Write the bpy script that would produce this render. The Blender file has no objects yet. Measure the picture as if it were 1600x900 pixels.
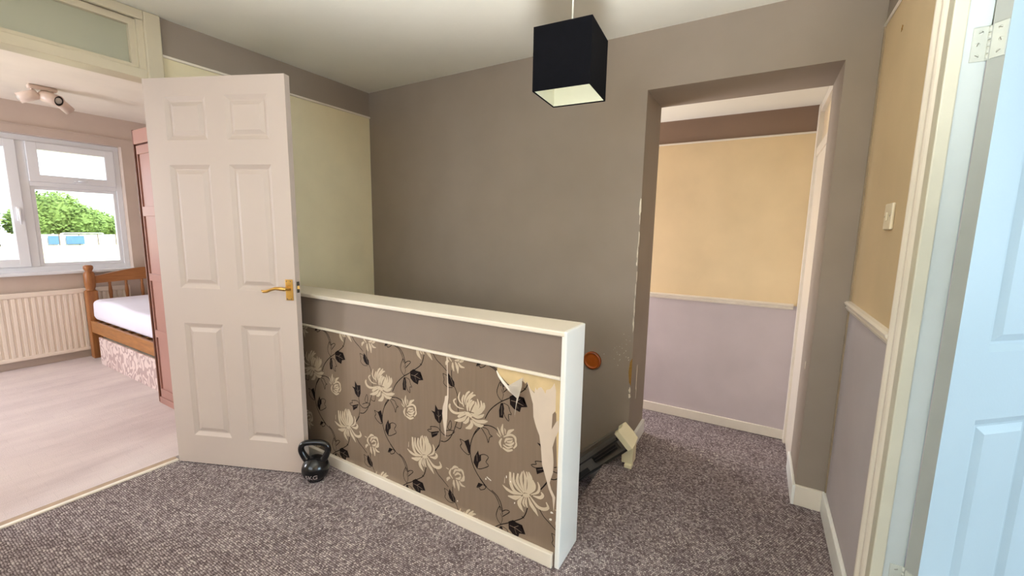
import bpy, bmesh, math, random
from mathutils import Vector, Matrix, noise
random.seed(7)
S = bpy.context.scene
COL = S.collection
# ------------------------------------------------------------------ camera
EYE = 1.285
cam_data = bpy.data.cameras.new('camera')
cam = bpy.data.objects.new('camera', cam_data)
COL.objects.link(cam)
RIGHT = Vector((0.51052088, -0.85970697, 0.01670551))
DOWN = Vector((-0.10930201, -0.0839159, -0.99050411))
FWD = Vector((0.85289009, 0.50384709, -0.13646442))
M = Matrix((RIGHT, -DOWN, -FWD)).transposed().to_4x4()
M.translation = (0, 0, EYE)
cam.matrix_world = M
cam_data.sensor_width = 36
cam_data.lens = 36 * 648.08 / 1600
cam_data.clip_start = 0.02
cam_data.clip_end = 600
S.camera = cam
# ------------------------------------------------------------------ sky, sun, daylight through windows, added fill lamps
w = bpy.data.worlds.new('sky'); S.world = w; w.use_nodes = True
nt = w.node_tree
bg = nt.nodes['Background']
bg.inputs['Color'].default_value = (0.80, 0.90, 1.0, 1)
bg.inputs['Strength'].default_value = 3.0

def lamp(name, kind, loc, energy, color, size=None, size_y=None, rot=None, aim=None, portal=False):
    d = bpy.data.lights.new(name, kind)
    o = bpy.data.objects.new(name, d)
    COL.objects.link(o)
    o.location = loc
    d.energy = energy
    d.color = color
    if kind == 'AREA':
        d.shape = 'RECTANGLE'; d.size = size; d.size_y = size_y
    if aim is not None:
        o.rotation_euler = (Vector(aim) - Vector(loc)).to_track_quat('-Z', 'Y').to_euler()
    if portal:
        d.cycles.is_portal = True
    return o

sun = lamp('sun', 'SUN', (10, -40, 50), 6.5, (1.0, 0.94, 0.82), aim=(10 - 14, -40 + 60, 50 - 56))
sun.data.angle = 0.01
# daylight from the right room and lobby windows, plus added fill lamps
lamp('window_light_right_room', 'AREA', (0.75, -5.52, 1.45), 112, (0.62, 0.84, 1.0), 2.3, 1.25, aim=(0.75, 0, 1.3))
lamp('fill_light_behind', 'AREA', (-1.97, 1.2, 1.5), 10, (0.94, 0.97, 1.0), 2.0, 1.2, aim=(2, 1.2, 1.3))  # added fill for the landing, at an invented opening behind the camera
lamp('fill_light_bedroom_side', 'AREA', (-1.58, 4.85, 1.40), 108, (0.93, 0.95, 1.0), 1.3, 1.2, aim=(1.5, 2.4, 1.55))  # added fill inside the solid bedroom side wall, brightens bedroom and doorway
lamp('window_light_lobby', 'AREA', (3.05, 1.88, 0.95), 26, (0.97, 0.95, 1.0), 0.6, 1.5, aim=(3.05, 0, 0.9))
up_ = lamp('ceiling_fill_spot', 'SPOT', (-0.10, -0.05, 0.45), 400, (0.94, 0.97, 1.0), aim=(0.05, 0.05, 3))  # added upward spot without a fixture, brightens the landing ceiling
up_.data.spot_size = math.radians(112); up_.data.spot_blend = 0.6; up_.data.shadow_soft_size = 0.3
lamp('bedroom_window_portal', 'AREA', (0.55, 5.80, 1.43), 1, (1, 1, 1), 2.3, 1.2, aim=(0.55, 0, 1.43), portal=True)
S.view_settings.view_transform = 'Standard'
S.view_settings.look = 'None'
S.view_settings.gamma = 1
S.view_settings.use_curve_mapping = False
S.view_settings.exposure = 0.32

# ------------------------------------------------------------------ materials
def srgb(r, g, b):
    f = lambda c: (c / 255) / 12.92 if c <= 10 else (((c / 255) + 0.055) / 1.055) ** 2.4
    return (f(r), f(g), f(b), 1)

class NT:
    """small wrapper for building node trees"""
    def __init__(self, name):
        self.m = bpy.data.materials.new(name); self.m.use_nodes = True
        self.t = self.m.node_tree; self.b = self.t.nodes['Principled BSDF']
        self.out = self.t.nodes['Material Output']
    def n(self, typ, **kw):
        nd = self.t.nodes.new(typ)
        for k, v in kw.items():
            if k.startswith('i_'):
                key = k[2:].replace('_', ' ')
                nd.inputs[int(key) if key.isdigit() else key].default_value = v
            else:
                setattr(nd, k, v)
        return nd
    def l(self, a, b): self.t.links.new(a, b)
    def obj(self): return self.n('ShaderNodeTexCoord').outputs['Object']
    def bump(self, h, strength=0.3, dist=0.002):
        bn = self.n('ShaderNodeBump'); bn.inputs['Strength'].default_value = strength; bn.inputs['Distance'].default_value = dist
        self.l(h, bn.inputs['Height']); self.l(bn.outputs[0], self.b.inputs['Normal'])
    def ramp(self, fac, stops):
        r = self.n('ShaderNodeValToRGB'); e = r.color_ramp.elements
        while len(e) < len(stops): e.new(0.5)
        for k, (p, c) in enumerate(stops): e[k].position = p; e[k].color = c
        self.l(fac, r.inputs['Fac']); return r.outputs['Color']
    def noise(self, scale, detail=3, vec=None, rough=0.5):
        nd = self.n('ShaderNodeTexNoise'); nd.inputs['Scale'].default_value = scale; nd.inputs['Detail'].default_value = detail
        nd.inputs['Roughness'].default_value = rough
        self.l(vec if vec is not None else self.obj(), nd.inputs['Vector']); return nd.outputs['Fac']

def mul(c, k): return (c[0] * k, c[1] * k, c[2] * k, 1)

def paint(name, col, rough=0.55, vary=0.05, scale=6, bump=0.15, bscale=70, metal=0.0, spec=0.5):
    t = NT(name)
    f = t.noise(scale, 4)
    c = t.ramp(f, [(0.3, mul(col, 1 - vary)), (0.7, mul(col, 1 + vary))])
    t.l(c, t.b.inputs['Base Color'])
    t.b.inputs['Roughness'].default_value = rough; t.b.inputs['Metallic'].default_value = metal
    t.b.inputs['Specular IOR Level'].default_value = spec
    if bump: t.bump(t.noise(bscale, 3), bump, 0.0015)
    return t.m

def zones(name, stops, rough=0.7):
    """wall paint in horizontal zones: stops = [(z_from, colour), ...] upwards"""
    t = NT(name)
    pos = t.n('ShaderNodeNewGeometry').outputs['Position']
    z = t.n('ShaderNodeSeparateXYZ'); t.l(pos, z.inputs[0])
    cur = None
    for zf, c in stops:
        if cur is None:
            rgb = t.n('ShaderNodeRGB'); rgb.outputs[0].default_value = c; cur = rgb.outputs[0]; continue
        g = t.n('ShaderNodeMath', operation='GREATER_THAN'); t.l(z.outputs['Z'], g.inputs[0]); g.inputs[1].default_value = zf
        mx = t.n('ShaderNodeMixRGB'); t.l(g.outputs[0], mx.inputs['Fac']); t.l(cur, mx.inputs[1]); mx.inputs[2].default_value = c
        cur = mx.outputs[0]
    f = t.noise(3.5, 4, pos)
    v = t.ramp(f, [(0.25, (0.93, 0.93, 0.93, 1)), (0.75, (1.05, 1.05, 1.05, 1))])
    mm = t.n('ShaderNodeMixRGB', blend_type='MULTIPLY'); mm.inputs['Fac'].default_value = 1
    t.l(cur, mm.inputs[1]); t.l(v, mm.inputs[2]); t.l(mm.outputs[0], t.b.inputs['Base Color'])
    t.b.inputs['Roughness'].default_value = rough
    t.b.inputs['Specular IOR Level'].default_value = 0.3
    t.bump(t.noise(260, 2, pos), 0.22, 0.0015)
    return t.m

TAUPE = srgb(151, 138, 125)
CREAM = srgb(228, 216, 182)
LAV = srgb(190, 182, 184)
GLOSS = srgb(226, 216, 200)
WHITE = srgb(236, 236, 230)

M_taupe = zones('taupe_wall_paint', [(-9, TAUPE)])
M_half = zones('half_wall_taupe_paint', [(-9, srgb(135, 121, 110))])
M_part = zones('cream_and_taupe_paint', [(-9, CREAM), (2.125, TAUPE)])
M_right = zones('lavender_cream_taupe_paint', [(-9, LAV), (0.985, srgb(208, 184, 146)), (2.125, TAUPE)])
M_lobby = zones('lobby_lavender_cream_paint', [(-9, srgb(194, 182, 182)), (0.80, srgb(226, 202, 160)), (1.955, srgb(140, 116, 98))])
M_bed = zones('bedroom_wall_paint', [(-9, srgb(206, 190, 180))])
M_gloss = paint('cream_gloss_woodwork', GLOSS, 0.35, 0.03, 5, 0.06, 40)
M_glossw = paint('white_gloss_woodwork', WHITE, 0.3, 0.02, 5, 0.05, 40)
M_jamb = paint('grey_white_jamb_paint', srgb(196, 204, 202), 0.4, 0.03, 8, 0.08, 40)
M_edge_shade = paint('shaded_door_edge', srgb(158, 162, 156), 0.5, 0.04, 8, 0.1, 60)  # shade on the hinge edge, put into the colour as darker grey
M_stop = paint('ivory_stop_paint', srgb(202, 198, 178), 0.4, 0.04, 8, 0.08, 40)
M_hinge = paint('painted_over_hinge', srgb(190, 194, 184), 0.4, 0.05, 30, 0.1, 90)
M_frame = paint('aged_cream_frame_paint', srgb(198, 187, 162), 0.4, 0.05, 6, 0.08, 40)
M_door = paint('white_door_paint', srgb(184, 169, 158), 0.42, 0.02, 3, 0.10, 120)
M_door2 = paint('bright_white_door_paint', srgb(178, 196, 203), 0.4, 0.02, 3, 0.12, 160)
M_ceil = paint('ceiling_paint', srgb(234, 230, 216), 0.85, 0.03, 2.5, 0.35, 55)
M_brass = paint('polished_brass', srgb(212, 170, 96), 0.28, 0.1, 20, 0, metal=1.0)
M_steel = paint('dull_steel', srgb(120, 116, 108), 0.35, 0.1, 30, 0, metal=1.0)
M_dark = paint('dark_gap', srgb(22, 18, 16), 0.8, 0.1, 20, 0)
M_upvc = paint('white_upvc', srgb(232, 236, 244), 0.3, 0.01, 5, 0)
M_rad = paint('radiator_enamel', srgb(236, 224, 212), 0.35, 0.01, 5, 0)
M_black = paint('black_shade_fabric', srgb(7, 7, 11), 0.95, 0.2, 60, 0.3, 500, spec=0.1)
M_lining = paint('cream_shade_lining', srgb(232, 232, 208), 0.7, 0.02, 10, 0)
M_iron = paint('black_enamelled_iron', srgb(16, 15, 16), 0.2, 0.1, 20, 0.05, 90)
M_alu = paint('grey_anodised_aluminium', srgb(112, 106, 98), 0.42, 0.05, 20, 0, metal=0.35)
M_alud = paint('dark_anodised_groove', srgb(48, 45, 42), 0.5, 0.05, 20, 0, metal=0.2)
M_cap = paint('cream_plastic', srgb(236, 226, 190), 0.45, 0.02, 8, 0)
M_sheet = paint('white_bed_sheet', srgb(232, 230, 246), 0.85, 0.015, 5, 0.25, 30)
M_pink = paint('pink_beige_wardrobe_paint', srgb(166, 122, 112), 0.4, 0.05, 4, 0.08, 40)
M_pinkd = paint('wardrobe_edge_wood', srgb(110, 70, 56), 0.5, 0.1, 12, 0.1, 60)
M_switch = paint('cream_switch_plastic', srgb(226, 212, 184), 0.35, 0.01, 8, 0)
M_spot = paint('satin_white_lamp_metal', srgb(222, 202, 190), 0.35, 0.02, 8, 0)
M_bulb = paint('frosted_bulb', srgb(190, 186, 180), 0.25, 0.02, 8, 0)
M_plaster = paint('bare_yellow_plaster', srgb(206, 182, 138), 0.85, 0.08, 14, 0.3, 90)
M_chip = paint('white_plaster_chip', srgb(228, 218, 200), 0.9, 0.06, 40, 0.3, 120)
M_hole = paint('brown_board_core', srgb(150, 112, 52), 0.9, 0.15, 60, 0.4, 120)
M_backing = paint('pale_backing_paper', srgb(206, 190, 172), 0.8, 0.03, 16, 0.15, 60)
M_flap = paint('white_peeled_paper', srgb(226, 218, 206), 0.8, 0.02, 16, 0.1, 60)
M_print_l = paint('cream_flower_print', srgb(196, 179, 154), 0.5, 0.03, 30, 0)
M_print_d = paint('dark_brown_leaf_print', srgb(26, 17, 16), 0.7, 0.1, 30, 0, spec=0.15)
M_strip = paint('threshold_aluminium', srgb(226, 216, 200), 0.35, 0.06, 30, 0, metal=0.3)
M_thr = paint('worn_wood_threshold', srgb(170, 146, 122), 0.7, 0.12, 25, 0.2, 60)

def m_wallpaper():
    t = NT('bronze_floral_wallpaper')
    v = t.n('ShaderNodeMapping'); v.inputs['Scale'].default_value = (1, 1, 0.06)
    t.l(t.obj(), v.inputs['Vector'])
    f = t.noise(60, 3, v.outputs[0])
    c = t.ramp(f, [(0.3, srgb(131, 113, 95)), (0.7, srgb(137, 118, 100))])
    t.l(c, t.b.inputs['Base Color'])
    t.b.inputs['Roughness'].default_value = 0.42
    t.b.inputs['Metallic'].default_value = 0.15
    t.bump(t.noise(400, 2), 0.08, 0.001)
    return t.m
M_paper = m_wallpaper()

def m_carpet():
    t = NT('ribbed_tweed_carpet')
    pos = t.n('ShaderNodeNewGeometry').outputs['Position']
    def math_(op, a, b=None, c=None):
        nd = t.n('ShaderNodeMath', operation=op)
        for k, v in enumerate((a, b, c)):
            if v is None: continue
            if isinstance(v, (int, float)): nd.inputs[k].default_value = v
            else: t.l(v, nd.inputs[k])
        return nd.outputs[0]
    wob = t.n('ShaderNodeTexNoise'); wob.inputs['Scale'].default_value = 45; wob.inputs['Detail'].default_value = 2; t.l(pos, wob.inputs['Vector'])
    sp = t.n('ShaderNodeSeparateXYZ'); t.l(pos, sp.inputs[0])
    sw = t.n('ShaderNodeSeparateXYZ'); t.l(wob.outputs['Color'], sw.inputs[0])
    P = 1 / 0.0078
    u = math_('MULTIPLY_ADD', sw.outputs[0], 1.3, math_('MULTIPLY', sp.outputs[0], P))
    fu = math_('FLOOR', u)
    v = math_('ADD', math_('MULTIPLY_ADD', sw.outputs[1], 1.3, math_('MULTIPLY', sp.outputs[1], P)), math_('MULTIPLY', math_('MODULO', fu, 2.0), 0.5))
    fv = math_('FLOOR', v)
    loop = math_('MULTIPLY', math_('SINE', math_('MULTIPLY', math_('FRACT', u), math.pi)), math_('SINE', math_('MULTIPLY', math_('FRACT', v), math.pi)))
    cv = t.n('ShaderNodeCombineXYZ'); t.l(fu, cv.inputs[0]); t.l(fv, cv.inputs[1])
    wn = t.n('ShaderNodeTexWhiteNoise'); wn.noise_dimensions = '2D'; t.l(cv.outputs[0], wn.inputs['Vector'])
    f2 = t.noise(7, 4, pos)
    k = math_('MULTIPLY_ADD', f2, 0.35, math_('MULTIPLY', wn.outputs['Value'], 0.75))
    c = t.ramp(k, [(0.1, srgb(110, 97, 97)), (0.45, srgb(150, 137, 138)), (0.75, srgb(178, 166, 166)), (0.95, srgb(212, 202, 198))])
    r2 = t.ramp(loop, [(0.0, (0.22, 0.2, 0.2, 1)), (0.35, (0.72, 0.7, 0.7, 1)), (0.8, (1.12, 1.12, 1.12, 1))])
    mm = t.n('ShaderNodeMixRGB', blend_type='MULTIPLY'); mm.inputs['Fac'].default_value = 1
    t.l(c, mm.inputs[1]); t.l(r2, mm.inputs[2]); t.l(mm.outputs[0], t.b.inputs['Base Color'])
    t.b.inputs['Roughness'].default_value = 0.95; t.b.inputs['Specular IOR Level'].default_value = 0.1
    t.bump(loop, 0.6, 0.004)
    return t.m
M_carpet = m_carpet()

def m_bedcarpet():
    t = NT('pale_pink_bedroom_carpet')
    pos = t.n('ShaderNodeNewGeometry').outputs['Position']
    mp = t.n('ShaderNodeMapping'); mp.inputs['Scale'].default_value = (1.0, 3.5, 1); mp.inputs['Rotation'].default_value = (0, 0, -0.15)
    t.l(pos, mp.inputs['Vector'])
    f = t.noise(1.3, 5, mp.outputs[0], 0.6)
    c = t.ramp(f, [(0.3, srgb(196, 182, 182)), (0.5, srgb(210, 197, 196)), (0.7, srgb(218, 206, 203))])
    br = t.n('ShaderNodeTexBrick'); br.inputs['Scale'].default_value = 3.2; br.inputs['Mortar Size'].default_value = 0.006
    br.inputs['Color1'].default_value = (1, 1, 1, 1); br.inputs['Color2'].default_value = (0.96, 0.96, 0.96, 1); br.inputs['Mortar'].default_value = (0.9, 0.9, 0.9, 1)
    t.l(pos, br.inputs['Vector'])
    mm = t.n('ShaderNodeMixRGB', blend_type='MULTIPLY'); mm.inputs['Fac'].default_value = 0.7
    t.l(c, mm.inputs[1]); t.l(br.outputs['Color'], mm.inputs[2]); t.l(mm.outputs[0], t.b.inputs['Base Color'])
    t.b.inputs['Roughness'].default_value = 0.95; t.b.inputs['Specular IOR Level'].default_value = 0.1
    t.bump(t.noise(220, 2, pos), 0.5, 0.004)
    return t.m
M_bcarpet = m_bedcarpet()

def m_wood(name, c1, c2, axis='Z', scale=14, rough=0.38):
    t = NT(name)
    mp = t.n('ShaderNodeMapping')
    mp.inputs['Scale'].default_value = {'X': (0.12, 1, 1), 'Y': (1, 0.12, 1), 'Z': (1, 1, 0.12)}[axis]
    t.l(t.obj(), mp.inputs['Vector'])
    f = t.noise(scale * 3, 5, mp.outputs[0], 0.6)
    c = t.ramp(f, [(0.3, c1), (0.7, c2)])
    t.l(c, t.b.inputs['Base Color']); t.b.inputs['Roughness'].default_value = rough
    t.bump(f, 0.1, 0.001)
    return t.m
M_pine = m_wood('honey_pine', srgb(136, 84, 44), srgb(170, 112, 62), 'Z')
M_pinex = m_wood('honey_pine_long_grain', srgb(142, 90, 48), srgb(178, 120, 68), 'X')
M_piney = m_wood('honey_pine_side_grain', srgb(140, 90, 48), srgb(178, 122, 68), 'Y')
M_knob = m_wood('brown_varnished_wood', srgb(120, 52, 14), srgb(158, 78, 26), 'Z', 20, 0.25)

def m_damask():
    t = NT('damask_covered_board')
    mp = t.n('ShaderNodeMapping'); mp.inputs['Scale'].default_value = (1, 1, 1.0)
    t.l(t.obj(), mp.inputs['Vector'])
    nz = t.n('ShaderNodeTexNoise'); nz.inputs['Scale'].default_value = 8; nz.inputs['Detail'].default_value = 1.5
    t.l(mp.outputs[0], nz.inputs['Vector'])
    wv = t.n('ShaderNodeMath', operation='MULTIPLY'); t.l(nz.outputs['Fac'], wv.inputs[0]); wv.inputs[1].default_value = 38
    sn = t.n('ShaderNodeMath', operation='SINE'); t.l(wv.outputs[0], sn.inputs[0])
    n2 = t.noise(9, 2)
    ad = t.n('ShaderNodeMath', operation='MULTIPLY_ADD'); t.l(n2, ad.inputs[0]); ad.inputs[1].default_value = 2.6; t.l(sn.outputs[0], ad.inputs[2])
    c = t.ramp(ad.outputs[0], [(0.0, srgb(226, 206, 202)), (0.95, srgb(226, 206, 202)), (1.0, srgb(172, 146, 144))])
    mr = t.n('ShaderNodeMapRange'); mr.inputs['From Min'].default_value = 0.6; mr.inputs['From Max'].default_value = 2.1
    t.l(ad.outputs[0], mr.inputs['Value'])
    c = t.ramp(mr.outputs[0], [(0.46, srgb(222, 204, 200)), (0.52, srgb(178, 154, 152)), (0.8, srgb(184, 160, 158))])
    t.l(c, t.b.inputs['Base Color']); t.b.inputs['Roughness'].default_value = 0.6
    return t.m
M_damask = m_damask()

def m_glass(name, tint, rough, opac):
    t = NT(name)
    tr = t.n('ShaderNodeBsdfTransparent'); tr.inputs[0].default_value = (0.97, 0.98, 0.98, 1)
    gl = t.n('ShaderNodeBsdfGlossy'); gl.inputs['Roughness'].default_value = rough; gl.inputs['Color'].default_value = (1, 1, 1, 1)
    fr = t.n('ShaderNodeFresnel'); fr.inputs['IOR'].default_value = 1.45
    mx = t.n('ShaderNodeMixShader'); t.l(fr.outputs[0], mx.inputs[0]); t.l(tr.outputs[0], mx.inputs[1]); t.l(gl.outputs[0], mx.inputs[2])
    t.l(mx.outputs[0], t.out.inputs['Surface'])
    return t.m
M_glass = m_glass('clear_glass', None, 0.0, 0)

def m_frost(name, c1, c2):
    t = NT(name)
    df = t.n('ShaderNodeBsdfDiffuse'); df.inputs[0].default_value = c1
    tl = t.n('ShaderNodeBsdfTranslucent'); tl.inputs[0].default_value = c2
    gl = t.n('ShaderNodeBsdfGlossy'); gl.inputs['Roughness'].default_value = 0.25
    m1 = t.n('ShaderNodeMixShader'); m1.inputs[0].default_value = 0.5; t.l(df.outputs[0], m1.inputs[1]); t.l(tl.outputs[0], m1.inputs[2])
    m2 = t.n('ShaderNodeMixShader'); m2.inputs[0].default_value = 0.08; t.l(m1.outputs[0], m2.inputs[1]); t.l(gl.outputs[0], m2.inputs[2])
    t.l(m2.outputs[0], t.out.inputs['Surface'])
    return t.m
M_frost = m_frost('frosted_transom_glass', srgb(184, 184, 166), srgb(204, 206, 188))
M_frost2 = m_frost('frosted_fanlight_glass', srgb(226, 216, 196), srgb(244, 234, 214))

M_grass = paint('dry_grass', srgb(206, 200, 150), 0.95, 0.1, 0.5, 0)
M_leaf = paint('sunlit_leaves', srgb(104, 130, 64), 0.8, 0.25, 0.6, 0)
M_leaf2 = paint('pale_leaves', srgb(150, 166, 108), 0.8, 0.25, 0.6, 0)
M_bark = paint('bark', srgb(96, 78, 60), 0.9, 0.1, 3, 0)
M_fence = paint('pale_grey_fence', srgb(178, 186, 190), 0.8, 0.08, 1, 0)
M_blue = paint('blue_banner', srgb(70, 110, 160), 0.7, 0.1, 1, 0)
M_carp = paint('silver_car_paint', srgb(170, 176, 182), 0.3, 0.03, 1, 0, metal=0.3)

# ------------------------------------------------------------------ mesh helpers
class MB:
    def __init__(self): self.bm = bmesh.new()
    def box(self, x0, y0, z0, x1, y1, z1, mat=0, bev=0.0, M=None):
        bm = self.bm
        vs = [bm.verts.new((x, y, z)) for z in (z0, z1) for y in (y0, y1) for x in (x0, x1)]
        F = [(0, 2, 3, 1), (4, 5, 7, 6), (0, 1, 5, 4), (2, 6, 7, 3), (0, 4, 6, 2), (1, 3, 7, 5)]
        fs = [bm.faces.new([vs[i] for i in f]) for f in F]
        for f in fs: f.material_index = mat
        if bev > 0:
            es = set(e for f in fs for e in f.edges)
            r = bmesh.ops.bevel(bm, geom=list(es), offset=bev, segments=2, profile=0.5, affect='EDGES')
            for f in r['faces']: f.material_index = mat
            vs = list({v for f in r['faces'] for v in f.verts} | {v for f in fs if f.is_valid for v in f.verts})
        if M is not None:
            bmesh.ops.transform(bm, matrix=M, verts=[v for v in vs if v.is_valid])
        return vs
    def prism(self, pts, axis, a, b, mat=0):
        """extrude a 2D polygon along an axis: 'x' -> pts are (y,z), 'y' -> (x,z), 'z' -> (x,y)"""
        bm = self.bm
        mk = {'x': lambda p, t: (t, p[0], p[1]), 'y': lambda p, t: (p[0], t, p[1]), 'z': lambda p, t: (p[0], p[1], t)}[axis]
        A = [bm.verts.new(mk(p, a)) for p in pts]; B = [bm.verts.new(mk(p, b)) for p in pts]
        n = len(pts)
        fs = [bm.faces.new(A), bm.faces.new(B[::-1])]
        for i in range(n): fs.append(bm.faces.new((A[i], B[i], B[(i + 1) % n], A[(i + 1) % n])))
        for f in fs: f.material_index = mat
        return A + B
    def lathe(self, prof, M=None, seg=24, mat=0, smooth=True):
        bm = self.bm; rings = []
        for r, z in prof:
            if r < 1e-6: rings.append([bm.verts.new((0, 0, z))])
            else: rings.append([bm.verts.new((r * math.cos(2 * math.pi * k / seg), r * math.sin(2 * math.pi * k / seg), z)) for k in range(seg)])
        for A, B in zip(rings, rings[1:]):
            for k in range(seg):
                k2 = (k + 1) % seg
                if len(A) == 1 and len(B) == 1: continue
                if len(A) == 1: f = bm.faces.new((A[0], B[k2], B[k]))
                elif len(B) == 1: f = bm.faces.new((A[k], A[k2], B[0]))
                else: f = bm.faces.new((A[k], A[k2], B[k2], B[k]))
                f.smooth = smooth; f.material_index = mat
        vs = [v for r in rings for v in r]
        if M is not None: bmesh.ops.transform(bm, matrix=M, verts=vs)
        return vs
    def tube(self, pts, radii, seg=12, mat=0, cap=True):
        bm = self.bm; pts = [Vector(p) for p in pts]
        if not hasattr(radii, '__len__'): radii = [radii] * len(pts)
        rings = []; up = None
        for i, p in enumerate(pts):
            t = (pts[min(i + 1, len(pts) - 1)] - pts[max(i - 1, 0)]).normalized()
            if up is None:
                up = t.orthogonal().normalized()
            up = (up - t * up.dot(t)).normalized(); s = t.cross(up)
            rings.append([bm.verts.new(p + (up * math.cos(2 * math.pi * k / seg) + s * math.sin(2 * math.pi * k / seg)) * radii[i]) for k in range(seg)])
        for A, B in zip(rings, rings[1:]):
            for k in range(seg):
                f = bm.faces.new((A[k], A[(k + 1) % seg], B[(k + 1) % seg], B[k])); f.smooth = True; f.material_index = mat
        if cap:
            bm.faces.new(rings[0][::-1]).material_index = mat; bm.faces.new(rings[-1]).material_index = mat
    def poly(self, pts, mat=0):
        f = self.bm.faces.new([self.bm.verts.new(p) for p in pts]); f.material_index = mat; return f
    def build(self, name, mats, parent=None, matrix=None, label=None, kind=None, normals=True):
        if normals: bmesh.ops.recalc_face_normals(self.bm, faces=self.bm.faces)
        me = bpy.data.meshes.new(name); self.bm.to_mesh(me); self.bm.free()
        for m in (mats if isinstance(mats, (list, tuple)) else [mats]): me.materials.append(m)
        o = bpy.data.objects.new(name, me); COL.objects.link(o)
        if parent is not None: o.parent = parent
        if matrix is not None: o.matrix_local = matrix
        if label: o['label'] = label
        if kind: o['kind'] = kind
        return o

def empty(name, loc=(0, 0, 0), label=None, cat=None, group=None, kind=None, rot=None, matrix=None):
    o = bpy.data.objects.new(name, None); o.empty_display_size = 0.1; COL.objects.link(o)
    if matrix is not None: o.matrix_world = matrix
    else:
        o.location = loc
        if rot: o.rotation_euler = rot
    tag(o, label, cat, group, kind)
    return o
def tag(o, label=None, cat=None, group=None, kind=None):
    if label: o['label'] = label
    if cat: o['category'] = cat
    if group: o['group'] = group
    if kind: o['kind'] = kind
    return o
def bx(name, mats, *c, parent=None, bev=0.0, label=None, kind=None):
    b = MB(); b.box(*c, bev=bev); return b.build(name, mats, parent, label=label, kind=kind)
def struct(name, label=None):
    return empty(name, kind='structure', label=label)
# ================================================================== SETTING
CZ = 2.305          # ceiling height
XG, XG2 = 2.30, 2.65   # grey stair wall, both faces
YP, YP2 = 2.655, 2.755  # partition to the bedroom
YR, YR2 = -0.365, -0.42  # right-hand wall
XL = 3.437          # far wall of the lobby, one step down
LZ = -0.178

# ---- floors
fl = struct('floor', 'mauve brown ribbed tweed carpet of the landing')
NY = 0.66
b = MB()
b.box(-1.9, YR2, -0.12, 1.40, YP, 0)
b.box(1.40, YR2, -0.12, XG, 0.62, 0)
b.box(XG, -0.247, -0.12, XG2, 0.56, 0)
b.build('carpet', M_carpet, fl)
b = MB()   # carpet rolled over the stair nosing
prof = [(0.62, 0.0)] + [(NY - 0.03 + 0.03 * math.sin(a), -0.03 + 0.03 * math.cos(a)) for a in [k * math.pi / 16 for k in range(9)]] + [(NY - 0.004, -0.06), (NY - 0.03, -0.065), (0.62, -0.065)]
b.prism(prof, 'x', 1.505, XG)
b.build('carpet_nosing', M_carpet, fl)
b = MB()
rnd = random.Random(3)
for cx, cy, n_ in ((1.22, 1.35, 5), (2.55, 0.16, 5), (1.9, -0.1, 2), (2.45, 0.1, 3)):
    for k in range(n_):
        x, y = cx + rnd.uniform(-.05, .05), cy + rnd.uniform(-.05, .05); a = rnd.uniform(0, 6.28); L_ = rnd.uniform(.008, .02)
        b.tube([(x, y, .003), (x + L_ * .5 * math.cos(a), y + L_ * .5 * math.sin(a), .007), (x + L_ * math.cos(a + .5), y + L_ * math.sin(a + .5), .003)], .0015, 5)
b.build('paper_scraps', M_flap, fl, kind='stuff', label='white scraps of torn paper lying on the carpet')

st = struct('stairs', 'dark carpeted stairs going down beside the grey wall')
for k in range(12):
    y0 = NY - 0.02 + 0.195 * k
    z = -0.2 * (k + 1)
    b = MB(); b.box(1.505, y0 - 0.02, z - 0.2, XG, y0 + 0.225, z); b.build('step', M_carpet, st)
bx('floor_lower', M_carpet, 1.40, 0.4, -2.7, 2.65, 4.0, -2.6).__setitem__('kind', 'structure')

fl2 = struct('floor_bedroom', 'pale pink beige bedroom carpet')
bx('carpet', M_bcarpet, -1.6, YP2 - 0.045, -0.12, 2.3, 5.62, 0.004, parent=fl2)
fl3 = struct('floor_lobby')
bx('carpet', M_carpet, XG2, -1.0, LZ - 0.1, XL + 0.1, 2.0, LZ, parent=fl3)
bx('step_riser', M_carpet, XG2 - 0.02, -0.247, LZ, XG2, 0.56, -0.02, parent=fl3)
fl4 = struct('floor_right_room')
bx('boards', M_bcarpet, -1.5, -5.6, -0.12, 3.2, YR2, 0.0, parent=fl4)

# ---- ceilings
bx('ceiling', M_ceil, -2.0, YR2 - 0.05, CZ, XG2, YP2 - 0.02, CZ + 0.08).__setitem__('kind', 'structure')
bx('ceiling_bedroom', paint('bedroom_ceiling_paint', srgb(232, 222, 210), 0.85, 0.05, 2.5, 0.5, 30), -1.7, YP2 - 0.02, CZ + 0.01, 2.4, 5.8, CZ + 0.1).__setitem__('kind', 'structure')
bx('ceiling_lobby', M_ceil, XG2, -1.2, 2.127, XL + 0.1, 2.1, 2.2).__setitem__('kind', 'structure')
bx('ceiling_right_room', M_ceil, -1.6, -5.7, CZ, 3.3, YR2 - 0.05, CZ + 0.08).__setitem__('kind', 'structure')

# ---- grey wall beside the stairs, with the lobby opening
wg = struct('wall_back', 'taupe painted wall with an opening to the lobby')
DL, DR, DT = 0.562, -0.247, 2.018
b = MB()
b.box(XG, DL, -2.6, XG2, YP2, CZ + 0.05)
b.box(XG, YR2, -0.2, XG2, DR, CZ + 0.05)
b.box(XG, DR, DT, XG2, DL, CZ + 0.05)
b.build('plaster', M_taupe, wg)
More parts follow.
